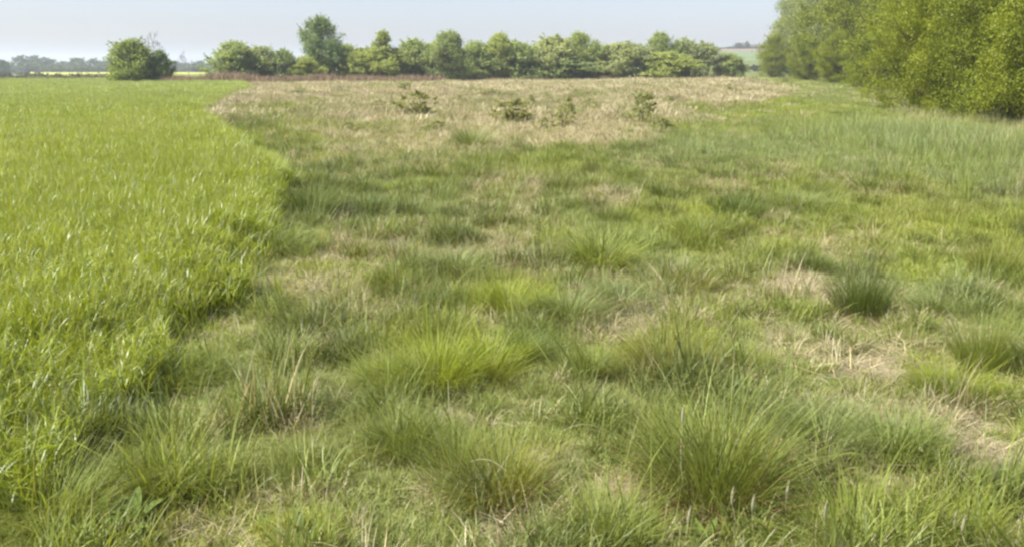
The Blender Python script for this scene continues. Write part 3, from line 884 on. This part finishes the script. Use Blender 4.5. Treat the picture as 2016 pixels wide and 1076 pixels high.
# px centre, width px, top px row, kind, colour, extra distance, label
HEDGE = [
    (466, 80, 84, 'shrub', C_MID, 0, 'rounded green shrub at the left end of the hedge, with pale stems at its foot'),
    (515, 66, 93, 'shrub', C_GREY, 1, 'thin grey-green shrub right of the hedge end shrub'),
    (560, 52, 99, 'shrub', C_DARK, 0, 'small dark domed shrub before the gap left of the tallest tree'),
    (638, 86, 44, 'oval', (.205, .285, .120), 2, 'tallest dark green tree of the far hedge'),
    (602, 50, 112, 'shrub', C_YEL, -1, 'low yellow-green shrub at the left foot of the tallest tree'),
    (676, 50, 100, 'shrub', C_MID, 1, 'low green shrub at the right foot of the tallest tree'),
    (706, 52, 102, 'shrub', C_YEL, 0, 'bright low shrub between the tallest and the spiky-topped tree'),
    (756, 82, 66, 'cone', C_YEL, 0, 'young tree with a spiky layered top'),
    (748, 80, 98, 'shrub', C_YEL, 1, 'bright bushy shrub around the foot of the spiky-topped tree'),
    (812, 72, 80, 'shrub', C_MID, 1, 'green shrub with bare twigs on top, right of the spiky-topped tree'),
    (884, 92, 70, 'oval', (.27, .34, .14), -3, 'pale-edged leafy tree standing slightly forward of the far hedge'),
    (850, 60, 88, 'shrub', C_YEL, 1, 'yellowish shrub at the left side of the forward tree'),
    (938, 70, 84, 'shrub', C_MID, 1, 'green shrub at the right side of the forward tree'),
    (975, 80, 73, 'oval', C_YEL, 1, 'upright yellow-green tree in the middle of the far hedge'),
    (1022, 74, 84, 'shrub', C_MID, 0, 'dark-based green shrub right of the upright yellow-green tree'),
    (1086, 84, 76, 'shrub', C_PALE, 0, 'pale blossoming shrub of the far hedge'),
    (1146, 84, 72, 'oval', (.30, .37, .13), 1, 'round-topped green tree right of the pale blossoming shrub'),
    (1100, 110, 108, 'shrub', C_DARK, -1, 'dark low shrub beneath the pale blossoming one'),
    (1204, 78, 87, 'shrub', C_PALE, 0, 'pale green shrub with upright stems, fifth from the right end'),
    (1252, 76, 88, 'shrub', C_GREY, 1, 'grey-green shrub between the pale one and the domed tree'),
    (1303, 76, 72, 'oval', C_MID, 2, 'domed green tree rising near the right end of the far hedge'),
    (1300, 100, 104, 'shrub', C_YEL, -1, 'yellowish shrub in front of the domed tree near the right end'),
    (1350, 70, 80, 'shrub', C_GREY, 2, 'greyish shrub right of the domed tree, taller than its neighbours'),
    (1394, 60, 87, 'shrub', C_GREY, 1, 'blue-grey shrub second from the right end of the far hedge'),
    (1434, 50, 107, 'shrub', C_MID, 0, 'lowest shrub at the right end of the far hedge, dark at its foot'),
]
for i, (px, w, top, kd, colr, dd, lab) in enumerate(HEDGE):
    D = hedge_D(px) + dd
    x = lateral(px, D)
    W = px_size(D, w) * (1.50 if kd == 'shrub' else 1.18)
    Hh = ((HOR - top) / F_PX * D + CAM_H - tz(x, D)) * (.95 if kd == 'shrub' else 1)
    place_tree('hedge_tree' if kd != 'shrub' else 'hedge_shrub', MID[kd][i % len(MID[kd])], x, D, W, Hh * 1.02, colr, lab,
               'tree' if kd != 'shrub' else 'shrub', 'shrubs and trees of the far hedge')
# the solid lower growth of the hedge behind them
back = [(px, hedge_D(px) + 3.5) for px in range(682, 1400, 36)]
for i, (px, D) in enumerate(back):
    x = lateral(px, D)
    place_tree('hedge_shrub', MID['shrub'][i % 4], x, D, px_size(D, 105), (HOR - random.uniform(90, 103)) / F_PX * D + CAM_H, random.choice((C_MID, C_GREY, C_YEL, C_PALE)),
               'back-row shrub behind and just %s of the ' % ('left' if px < min(HEDGE, key=lambda q: abs(q[0] - px))[0] else 'right') + ' '.join(min(HEDGE, key=lambda q: abs(q[0] - px))[6].split(',')[0].split()[:8]), 'shrub', 'back row of the far hedge')

# leafy weeds standing in the tan grass
WEED = [make_tree(540 + s, 'shrub', .055, 42, 34, base=.02) for s in range(3)]
WEEDS += [(*at(px, py), px_size(math.hypot(*at(px, py)), w), px_size(math.hypot(*at(px, py)), h), lab) for px, py, w, h, lab in [
    (1322, 205, 22, 16, 'small dark weed near the back of the tan grass, right of its middle'),
    (1440, 188, 26, 16, 'dark weed at the back right corner of the tan grass'),
    (1448, 212, 20, 14, 'weed on the seam between tan grass and green track'),
    (1305, 268, 40, 36, 'pale green weed just below the upright olive one'),
    (1070, 262, 36, 30, 'faint weed just left of the narrow upright one'),
    (1165, 215, 30, 22, 'faint weed right of and behind the narrow upright one'),
    (858, 262, 44, 26, 'faint greenish weed below the yellowish green clump'),
    (745, 215, 30, 18, 'faint weed between the far left dark clumps and the yellowish green clump'),
    (905, 205, 34, 18, 'brownish green weed right of the yellowish green clump'),
    (800, 186, 30, 22, 'dark weed at the back edge of the tan grass, left of its middle'),
    (1545, 166, 12, 12, 'tiny dark weed on the green track beside the tall hedge'),
    (690, 262, 46, 22, 'low grey-green weed at the near left of the tan grass')]]
for i, (x, y, W, H, lab) in enumerate(WEEDS):
    place_tree('weed_clump', WEED[i % 3], x, y, W * 1.5, H * .95, ((.24, .26, .10), (.31, .33, .15), (.27, .30, .12))[i % 3], lab, 'weed', 'weeds in the tan grass')

# lone bushes on the left
for px, w, top, D, kd, colr, lab in [(254, 92, 83, 79, 'shrub', (.25, .32, .085), 'large round lone bush at the far edge of the crop'),
                                     (321, 46, 103, 80, 'shrub', (.17, .24, .07), 'small dark bush just right of the large lone bush'),
                                     (292, 40, 118, 81, 'shrub', (.19, .25, .08), 'low shrub joining the two lone bushes')]:
    x = lateral(px, D)
    place_tree('lone_bush', MID[kd][(px) % 4], x, D, px_size(D, w) * 1.12, (HOR - top) / F_PX * D + CAM_H - tz(x, D), colr, lab, 'bush')

# bare tree behind them
def bare_tree(seed):
    rg = np.random.default_rng(seed); items = []
    def grow(p, d, L, r, lv):
        path = [p]; q = p
        for k in range(3):
            d = d + rg.normal(0, .10, 3) + np.array((0, 0, .06)); d /= np.linalg.norm(d)
            q = q + d * L / 3; path.append(q)
        items.append((path, [r, r * .85, r * .7, r * .5]))
        if lv == 0: return
        for k in range(3 if lv > 1 else 4):
            a = rg.normal(0, .55, 3); nd = d + a; nd /= np.linalg.norm(nd)
            grow(path[int(rg.integers(2, 4))], nd, L * rg.uniform(.55, .8), r * .66, lv - 1)
    grow(np.array((0., 0, -.02)), np.array((0., 0, 1)), .36, .03, 5)
    return tubes_mesh('bare_limbs', items, M_TWIG, 3)
BARE = (bare_tree(3), None)
for px, top, D, w, lab in [(306, 66, 92, 76, 'bare grey tree showing above the gap between the lone bushes'),
                           (372, 102, 300, 40, 'small distant bare tree right of the lone bushes')]:
    x = lateral(px, D)
    place_tree('bare_tree', BARE, x, D, px_size(D, w) * .9, (HOR - top) / F_PX * D + CAM_H - tz(x, D), (0, 0, 0), lab, 'tree')

# ------------------------------------------------------------------ tall hedge on the right
BIG = [make_tree(600 + s, 'big', .0100, 330, 330) for s in range(3)]
BIGF = [make_tree(610 + s, 'big', .0150, 260, 200) for s in range(3)]
C_OL, C_OL2, C_WIL = (.215, .258, .028), (.190, .235, .028), (.270, .320, .120)
RIGHT = [  # px centre, distance, width m, height m, colour, near?, label
    (1566, 134, 12.0, 11.8, C_WIL, 0, 'pale grey-green tree at the far left end of the tall hedge'),
    (1522, 122, 5.6, 5.6, C_OL, 0, 'low yellow-green bush at the foot of the far end of the tall hedge'),
    (1612, 112, 10.0, 12.5, C_WIL, 0, 'silvery tree second from the far end of the tall hedge'),
    (1590, 100, 5.5, 5.0, C_OL, 0, 'round low bush below the silvery tree of the tall hedge'),
    (1668, 90, 10.0, 12.0, C_OL2, 0, 'tall olive tree with a dark hollow beside it, right of the silvery tree'),
    (1655, 80, 5.5, 4.6, C_OL, 0, 'yellow-green bush over a dark gap at the foot of the tall hedge'),
    (1735, 76, 10.0, 11.0, C_OL, 0, 'tall bright tree above the bay in the hedge line'),
    (1712, 66, 5.0, 3.9, C_OL, 0, 'spreading low bush in the bay of the hedge line'),
    (1830, 58, 11.0, 9.5, C_OL2, 0, 'tall tree behind the nearest bushes'),
    (1960, 48, 12.0, 9.5, C_OL2, 1, 'dark tall tree at the right edge behind the nearest bushes'),
    (1812, 34.0, 5.0, 5.4, C_OL, 1, 'left-most of the near bushes, its skirt reaching left over the grass'),
    (1895, 30, 5.6, 6.2, C_OL, 1, 'big near bush with dark holes low down'),
    (1995, 26.8, 5.2, 6.6, C_OL2, 1, 'near bush cut by the right edge of the picture'),
    (2120, 24, 5.6, 6.5, C_OL, 1, 'near bush continuing the hedge beyond the right edge'),
]
for i, (px, D, w, h, colr, nr, lab) in enumerate(RIGHT):
    x = lateral(px, D)
    place_tree('tall_hedge_tree', (BIG if nr else BIGF)[i % 3], x, D, w, h, colr, lab, 'tree' if h > 6 else 'bush', 'trees and bushes of the tall right-hand hedge')

# ------------------------------------------------------------------ far distance
FAR = [make_tree(700 + s, 'shrub', .075, 70, 40) for s in range(3)]
C_FAR = (.105, .150, .060)
def far_tree(px, top, D, wpx, lab, grp, kind='distant_tree'):
    x = lateral(px, D); z = tz(x, D)
    h = (HOR - top) / F_PX * D + CAM_H - z
    return place_tree(kind, FAR[int(px) % 3], x, D, px_size(D, wpx) * 1.15, max(h, 2.0), C_FAR, lab, 'tree', grp, sink=.2)
g1 = 'trees of the hazy tree line beyond the crop'
FARLAB = {-60: 'hazy tree just outside the left edge of the far tree line', -25: 'hazy tree cut off by the left edge of the picture',
    8: 'darkest hazy tree of the far line, nearest the left edge', 40: 'left half of the broad hazy dome above the far line at left',
    72: 'highest point of the broad hazy dome in the far line', 100: 'hazy tree sloping down right of the broad dome', 128: 'lowest hazy tree in the dip of the far line',
    156: 'flat-topped hazy tree over the yellow field', 184: 'hazy tree right of the flat-topped one over the yellow field', 212: 'hazy tree partly hidden by the large lone bush',
    345: 'hazy tree immediately right of the small lone bush', 368: 'hazy tree at the low point between the lone bushes and the hedge', 395: 'hazy tree midway in the gap before the far hedge',
    425: 'hazy tree touching the left end shrub of the far hedge', 60: 'low hazy thicket tree below the broad dome', 110: 'low hazy thicket tree above the left end of the yellow field',
    165: 'low hazy thicket tree above the middle of the yellow field', 10: 'low hazy thicket tree at the left edge', 215: 'low hazy thicket tree at the right end of the yellow field',
    390: 'low hazy thicket tree right of the lone bushes', 250: 'hazy tree seen through the large lone bush', 300: 'hazy tree seen between the two lone bushes'}
for px, top, w, D in [(-60, 115, 60, 560), (-25, 113, 55, 560), (8, 118, 34, 420), (40, 112, 46, 600), (72, 110, 46, 610), (100, 116, 44, 620), (128, 121, 40, 620), (156, 114, 46, 600),
                      (184, 117, 40, 600), (212, 120, 44, 600), (345, 120, 40, 640), (368, 124, 36, 640), (395, 120, 40, 600), (425, 122, 44, 600),
                      (60, 124, 60, 520), (110, 126, 60, 520), (165, 126, 60, 520), (10, 124, 60, 540), (215, 126, 60, 530), (390, 126, 60, 520), (250, 122, 60, 600), (300, 122, 60, 600)]:
    far_tree(px, top, D * .78, w, FARLAB[px], g1)
g2 = 'trees on the low rise in the gap between the hedges'
for px, top, w, lab in [(1412, 97, 34, 'flat dark hazy tree at the left of the rise'), (1436, 96, 30, 'low hazy tree beside the pale farmhouse'),
                        (1451, 87, 20, 'taller hazy tree just left of the pale farmhouse'), (1467, 84, 9, 'narrow pointed hazy tree right of the farmhouse'),
                        (1482, 93, 26, 'hazy tree at the right of the rise, next to the tall hedge'), (1505, 93, 30, 'hazy tree half hidden by the tall hedge')]:
    far_tree(px, top, 538, w, lab, g2)

def box_mesh(name, sx, sy, sz, mat, z0=0):
    V = np.array([(x * sx / 2, y * sy / 2, z0 + z * sz) for z in (0, 1) for x, y in ((-1, -1), (1, -1), (1, 1), (-1, 1))])
    q = np.array([(0, 3, 2, 1), (4, 5, 6, 7), (0, 1, 5, 4), (1, 2, 6, 5), (2, 3, 7, 6), (3, 0, 4, 7)])
    return mesh_from(name, V, [q], [mat])
M_WALL = plain('brick_wall', (.26, .22, .19), (.22, .19, .16), .8)
M_ROOF = plain('tiled_roof', (.12, .10, .09), (.10, .08, .07), .8)
M_DARKW = plain('window_glass', (.04, .05, .06), rough=.2)
def house(px, D, w, d, h, lab, rz=0.1):
    x = lateral(px, D); z = tz(x, D)
    r = empty('farmhouse', (x, D, z - .3), rz); tag(r, lab, 'house')
    o = bpy.data.objects.new('wall', box_mesh('wall', w, d, h, M_WALL)); o.parent = r; COL.objects.link(o)
    e = .4
    V = np.array([(-w / 2 - e, -d / 2 - e, h), (w / 2 + e, -d / 2 - e, h), (w / 2 + e, d / 2 + e, h), (-w / 2 - e, d / 2 + e, h), (-w / 2 - e, 0, h + d * .42), (w / 2 + e, 0, h + d * .42)])
    V = np.concatenate([V, V[:4] + (0, 0, -.15)])
    ro = bpy.data.objects.new('roof', mesh_from('roof', V, [np.array([(0, 1, 5, 4), (2, 3, 4, 5), (6, 9, 8, 7), (6, 7, 1, 0), (8, 9, 3, 2), (7, 8, 2, 1), (9, 6, 0, 3)]), np.array([(0, 4, 3), (1, 2, 5)])], [M_ROOF]))
    ro.location.z = .01; ro.parent = r; COL.objects.link(ro)
    c = bpy.data.objects.new('chimney', box_mesh('chimney', .9, .9, 2.2, M_WALL, h + d * .25)); c.location = (w * .3, 0, 0); c.parent = ro; COL.objects.link(c)
    wm = box_mesh('window', 1.2, .12, 1.3, M_DARKW)
    for wx in (-w * .3, 0, w * .3):
        for wz in (1.0, 3.6):
            if wz + 1.3 < h:
                q = bpy.data.objects.new('window', wm); q.location = (wx, -d / 2 - .03, wz); q.parent = r; COL.objects.link(q)
house(1459, 550, 7, 5, 2.6, 'pale brick farmhouse on the low rise between the hedges')
house(1480, 556, 10, 5, 1.8, 'long low farm building right of the farmhouse on the rise', -.1)

# the oilseed rape field and field hedges beyond the crop
M_RAPE = plain('rape_flowers', (.42, .42, .03), (.36, .38, .04), .35)
def slab_field(name, corners, height, mat, label, cat):
    """a standing field crop: uneven top, closed sides"""
    n = 26
    A, B, Cc, Dd = [np.array(c, float) for c in corners]
    P = [[(A * (1 - u) + B * u) * (1 - v) + (Dd * (1 - u) + Cc * u) * v for u in np.linspace(0, 1, n)] for v in np.linspace(0, 1, n)]
    P = np.array(P).reshape(-1, 2)
    z = terrain(P[:, 0], P[:, 1])
    top = np.concatenate([P, (z + height * (.9 + .2 * fbm(P[:, 0] * .3, P[:, 1] * .3, 5, 2)))[:, None]], 1)
    bot = np.concatenate([P, (z - .5)[:, None]], 1)
    i = np.arange(n - 1); a = (i[:, None] * n + i[None, :]).ravel()
    q = [np.stack([a, a + 1, a + n + 1, a + n], 1)]
    edge = list(range(n)) + [k * n + n - 1 for k in range(1, n)] + [n * n - 1 - k for k in range(1, n)] + [k * n for k in range(n - 2, 0, -1)]
    m = len(edge); N2 = n * n
    q.append(np.array([(edge[k] + N2, edge[(k + 1) % m] + N2, edge[(k + 1) % m], edge[k]) for k in range(m)]))
    o = bpy.data.objects.new(name, mesh_from(name, np.concatenate([top, bot]), [np.concatenate(q)], [mat]))
    COL.objects.link(o)
    return tag(o, label, cat, kind='structure')
slab_field('rapeseed_field', [(lateral(75, 300), 300), (lateral(420, 330), 330), (lateral(420, 395), 395), (lateral(60, 395), 395)], 1.2, M_RAPE,
           'flat yellow field of flowering oilseed rape beyond the crop', 'field')
slab_field('green_field', [(lateral(-150, 240), 240), (lateral(60, 240), 240), (lateral(60, 400), 400), (lateral(-150, 400), 400)], .3, plain('far_pasture', (.20, .21, .07), (.17, .18, .07), .1),
           'dull green field left of the yellow one', 'field')
M_FIELD_R = plain('far_green_crop', (.12, .17, .06), (.14, .19, .065), .05)
slab_field('hillside_field', [(lateral(1380, 310), 310), (lateral(1700, 310), 310), (lateral(1700, 400), 400), (lateral(1380, 400), 400)], .3, M_FIELD_R,
           'blue-green field on the low rise between the hedges', 'field')

def low_hedge(x0, y0, x1, y1, w, h, colr, lab, seed):
    L = math.hypot(x1 - x0, y1 - y0)
    rg = np.random.default_rng(seed)
    n = int(L * 7)
    c = np.stack([rg.uniform(-L / 2, L / 2, n), rg.normal(0, w * .25, n), rg.uniform(.15, .85, n) * h], 1)
    V, q, r, k = leaf_cloud(rg, c, rg.uniform(.3, .6, n) * h * .7, 30, .42)
    V[:, 2] = np.maximum(V[:, 2], 0)
    me = mesh_from('low_hedge', V, [q], [M_LEAF], {'rnd': r, 'clump': k})
    o = bpy.data.objects.new('low_hedge', me)
    mx, my = (x0 + x1) / 2, (y0 + y1) / 2
    o.location = (mx, my, tz(mx, my)); o.rotation_euler = (0, 0, math.atan2(y1 - y0, x1 - x0)); o.color = (*colr, 1)
    COL.objects.link(o); tag(o, lab, 'hedge')
low_hedge(lateral(-120, 175), 175, lateral(330, 175), 175, 1.5, 2.3, (.085, .095, .035), 'low olive field hedge just beyond the far edge of the crop', 1)
low_hedge(lateral(50, 255), 255, lateral(85, 255), 255, 2.0, 2.2, (.05, .06, .03), 'short dark scrap of hedge at the left end of the yellow field', 2)
low_hedge(lateral(1440, 230), 230, lateral(1510, 230), 230, 2.0, 1.6, (.05, .07, .035), 'dark clipped hedge at the foot of the rise between the hedges', 3)

# ------------------------------------------------------------------ brown dead stems along the foot of the far hedge and tall grass by the tall hedge
def build_stems():
    rg = np.random.default_rng(31)
    P = [grass_mesh('dead_stems', M_STRAW, 800 + s, 46, .5, .33, .014, (.0, .25), (.0, .3), 2, .2) for s in range(3)]
    P += [grass_mesh('reedy_grass', M_STRAW, 810 + s, 26, .25, .30, .006, (.0, .3), (.0, .7), 3, .3) for s in range(3)]
    coll = hidden_collection('stem_kinds', P)
    n = 2600
    px = 340 + 1110 * rg.random(n) ** 1.6
    D = hedge_D(px) - 2.2 - rg.random(n) ** 1.3 * 4 * np.where(px < 860, 1.0, .4)
    x = np.array([lateral(a, d) for a, d in zip(px, D)])
    w = rg.random(n)
    c = mixc(np.repeat(np.array([[.24, .17, .12]]), n, 0), np.array((.24, .19, .12)), w)
    var = rg.integers(0, 3, n)
    s = rg.uniform(.6, 1.3, n) * (.75 + .8 * vnoise(px * .03, px * 0, 7)) * np.where(px < 860, 1.25, .7)
    scl = np.stack([s * 1.5, s * 1.5, s], 1)
    # pale grass at the foot of the near bushes
    m = 260
    q = rg.uniform(1765, 2200, m)
    Dn = np.interp(q, [1765, 1860, 2016, 2200], [31.5, 27.7, 24.4, 21.0]) + rg.normal(0, .7, m)
    xn = np.array([lateral(a, d) for a, d in zip(q, Dn)])
    cn = mixc(np.repeat(np.array([[.36, .34, .18]]), m, 0), np.array((.20, .25, .07)), rg.random(m) ** .6)
    X, Y = np.concatenate([x, xn]), np.concatenate([D, Dn])
    C_ = np.concatenate([c, cn]); v = np.concatenate([var, rg.integers(3, 6, m)])
    s2 = rg.uniform(.6, 1.15, m)
    scl = np.concatenate([scl, np.stack([s2, s2, s2], 1)])
    N = len(X)
    rot = np.stack([rg.normal(0, .06, N), rg.normal(0, .06, N), rg.random(N) * 6.283], 1)
    o = scatter_object('dead_stems', np.stack([X, Y, terrain(X, Y)], 1), rot, scl, v, C_, coll)
    tag(o, 'brown standing dead stems and pale reedy grass along the feet of the hedges', 'dead stems', kind='stuff')
build_stems()

# ------------------------------------------------------------------ seed heads, docks, straws, dandelion
def seed_head(px_b, py_b, px_t, py_t, lab, head=.07, thick=.0055):
    x, y = at(px_b, py_b)
    z = tz(x, y)
    dist = math.hypot(math.hypot(x, y), CAM_H)
    d = ray(px_t, py_t)
    s = y / d[1] * .995
    tx, ty, tzz = d[0] * s, d[1] * s, CAM_H + d[2] * s
    rt = empty('grass_seed_head', (x, y, z)); tag(rt, lab, 'seed head', 'foxtail seed heads')
    T = np.array((tx - x, ty - y, max(.12, tzz - z)))
    bow = np.array((random.uniform(-.015, .015), random.uniform(-.015, .015), 0))
    path = [T * t + bow * math.sin(math.pi * t) for t in np.linspace(0, 1, 7)]
    st = bpy.data.objects.new('stalk', tubes_mesh('stalk', [(path, [.0016] * 6 + [.001])], M_STALK, 5)); st.parent = rt; COL.objects.link(st)
    dr = T / np.linalg.norm(T)
    ts = np.linspace(0, 1, 9)
    hp = [T + dr * head * (t - .1) + np.array((.006 * t * t, 0, 0)) for t in ts]
    rad = [thick * math.sin(math.pi * min(.97, .08 + .92 * t)) ** .6 for t in ts]
    rg = np.random.default_rng(int(px_t))
    n = 150
    hp_a = np.array(hp)
    tt = rg.random(n); idx = np.clip((tt * 8).astype(int), 0, 7); fr = tt * 8 - idx
    c = hp_a[idx] * (1 - fr[:, None]) + hp_a[idx + 1] * fr[:, None]
    V, Fc, A, R = blades(rg, c, rg.random(n) * 6.283, rg.uniform(.3, .9, n), rg.uniform(-.2, .3, n), rg.uniform(.007, .013, n), np.full(n, .0011), 2)
    v0, q0 = tube(hp, rad, 8)
    me = mesh_from('head', np.concatenate([v0, V]), [np.concatenate([q0, Fc[0] + len(v0)]), Fc[1] + len(v0)], [M_HEADS])
    hd = bpy.data.objects.new('head', me); hd.parent = rt; COL.objects.link(hd)
for a in [(1352, 1000, 1344, 830, 'tall foxtail seed head standing in front of the biggest tussock'),
          (1353, 1085, 1355, 1030, 'pale foxtail seed head at the bottom edge below the biggest tussock'),
          (1443, 1060, 1441, 990, 'whitish foxtail seed head against the dark foot of the biggest tussock'),
          (1546, 1050, 1549, 978, 'foxtail seed head right of the foot of the biggest tussock'),
          (1480, 1070, 1481, 1005, 'thin seed head between the two whitish ones below the biggest tussock'),
          (1626, 1090, 1624, 1020, 'grey seed head above the wide bright tussock at the bottom edge'),
          (1888, 1110, 1893, 1055, 'grey seed head in the bottom right corner'),
          (1878, 1100, 1876, 1065, 'shorter grey seed head beside the one in the bottom right corner')]:
    seed_head(*a)

M_DOCK, _nt, _out = nodes('broad_leaf')
_g = attr(_nt, 'along').outputs['Fac']
leaf_bsdf(_nt, _out, ramp(_nt, _g, [(0, (.12, .17, .04)), (.6, (.15, .21, .04)), (1, (.17, .22, .05))]), .35, .008, .7)
def broad_leaf_mesh(seed, L, W, lean, bend):
    rg = np.random.default_rng(seed)
    n, m = 9, 5
    V, A = [], []
    p = np.array((0., 0, 0))
    for i in range(n):
        t = i / (n - 1)
        th = lean + bend * t
        if i: p = p + np.array((math.sin(th), 0, math.cos(th))) * L / (n - 1)
        w = W * (.10 if t < .2 else math.sin(math.pi * ((t - .2) / .8 * .93 + .07)) ** .7) * (1 + .1 * math.sin(t * 25 + seed))
        for j in range(m):
            s = (j / (m - 1) - .5) * 2
            V.append(p + np.array((-.15 * abs(s) * w, s * w / 2, .12 * abs(s) * w + .01 * math.sin(t * 20 + j))))
            A.append(t)
    q = [(i * m + j, i * m + j + 1, (i + 1) * m + j + 1, (i + 1) * m + j) for i in range(n - 1) for j in range(m - 1)]
    return mesh_from('leaf', np.array(V), [np.array(q)], [M_DOCK], {'along': np.array(A)}, smooth=True)
DL = [broad_leaf_mesh(s, 1, .26, .25 + .1 * s, .8 + .2 * s) for s in range(4)]
for px, py, size, n, lab in [(265, 1045, .15, 11, 'broad-leaved dock plant, lower left, with one large pale upright leaf'),
                             (200, 1040, .12, 8, 'small dock plant just left of the larger one, lower left'),
                             (600, 1068, .13, 7, 'low dock rosette at the bottom edge, left of centre'),
                             (556, 735, .13, 6, 'bright dock leaves in short grass left of the lush patch'),
                             (1385, 1085, .12, 5, 'small rosette of broad leaves at the bottom edge under the biggest tussock')]:
    x, y = at(px, py)
    rt = empty('dock_plant', (x, y, tz(x, y)), random.uniform(0, 6)); tag(rt, lab, 'plant', 'broad-leaved dock plants')
    for k in range(n):
        o = bpy.data.objects.new('leaf', DL[k % 4]); o.parent = rt; COL.objects.link(o)
        s = size * random.uniform(.7, 1.2)
        o.scale = (s, s, s); o.rotation_euler = (0, random.uniform(-.15, .15), k * 6.283 / n + random.uniform(-.3, .3))
        o.location = (0, 0, -.005)

def straw(px0, py0, px1, py1, lift, lab, thick=.0013):
    x0, y0 = at(px0, py0); x1, y1 = at(px1, py1)
    z0, z1 = tz(x0, y0) + lift, tz(x1, y1) + lift
    n = 7
    path = [np.array((x0 * (1 - t) + x1 * t, y0 * (1 - t) + y1 * t, z0 * (1 - t) + z1 * t + .03 * math.sin(math.pi * t))) for t in np.linspace(0, 1, n)]
    c = path[0].copy(); path = [p - c for p in path]
    o = bpy.data.objects.new('dry_stalk', tubes_mesh('dry_stalk', [(path, [thick] * (n - 1) + [thick * .5])], M_HEADS, 5))
    o.location = c; COL.objects.link(o); tag(o, lab, 'stalk', 'pale dry stalks lying on the grass')
for a in [(590, 703, 745, 676, .10, 'long pale straw lying nearly level left of the lush patch'),
          (1485, 722, 1530, 700, .08, 'short thick pale stalk right of the green tussock near the worn path', .0025),
          (925, 978, 1000, 1000, .14, 'left one of two straws crossed at the foot of the lower centre tussock'),
          (980, 1000, 1048, 925, .14, 'right one of two straws crossed at the foot of the lower centre tussock'),
          (1105, 904, 1190, 905, .12, 'thin level straw left of the biggest tussock'),
          (560, 465, 628, 485, .14, 'straw lying over the small tussock beside the crop edge'),
          (1060, 1030, 1090, 1045, .05, 'bent straw on the bare patch at the bottom edge'),
          (885, 880, 883, 815, .16, 'upright-looking pale stalk in the fan shaped tussock'),
          (1745, 881, 1768, 882, .10, 'tiny pale stalk at the foot of the blue-green tussock')]:
    straw(*a)

x, y = at(563, 292)
rt = empty('dandelion', (x, y, tz(x, y))); tag(rt, 'single yellow dandelion in the grass beyond the crop bulge', 'flower')
st = bpy.data.objects.new('stem', tubes_mesh('stem', [([(0, 0, 0), (.01, 0, .12), (.012, 0, .25)], [.003, .003, .003])], M_STALK, 5)); st.parent = rt; COL.objects.link(st)
rg = np.random.default_rng(1); n = 60
V, Fc, A, R = blades(rg, np.tile(np.array((.012, 0, .25)), (n, 1)), rg.random(n) * 6.283, rg.uniform(.5, 1.5, n), rg.uniform(0, .3, n), np.full(n, .035), np.full(n, .008), 2)
fl = bpy.data.objects.new('petals', mesh_from('petals', V, Fc, [M_YEL])); fl.parent = rt; COL.objects.link(fl)

# ------------------------------------------------------------------ haze
def build_haze():
    m, nt, out = nodes('haze_air')
    v = nt.nodes.new('ShaderNodeVolumePrincipled')
    v.inputs['Color'].default_value = (.84, .89, 1, 1)
    v.inputs['Density'].default_value = .0006
    v.inputs['Anisotropy'].default_value = .2
    nt.links.new(v.outputs[0], out.inputs['Volume'])
    me = box_mesh('haze', 5400, 5400, 36, m, -6)
    o = bpy.data.objects.new('haze', me); COL.objects.link(o)
    tag(o, 'thin pale blue haze in the air over the fields', kind='stuff')
    m.cycles.homogeneous_volume = True
build_haze()
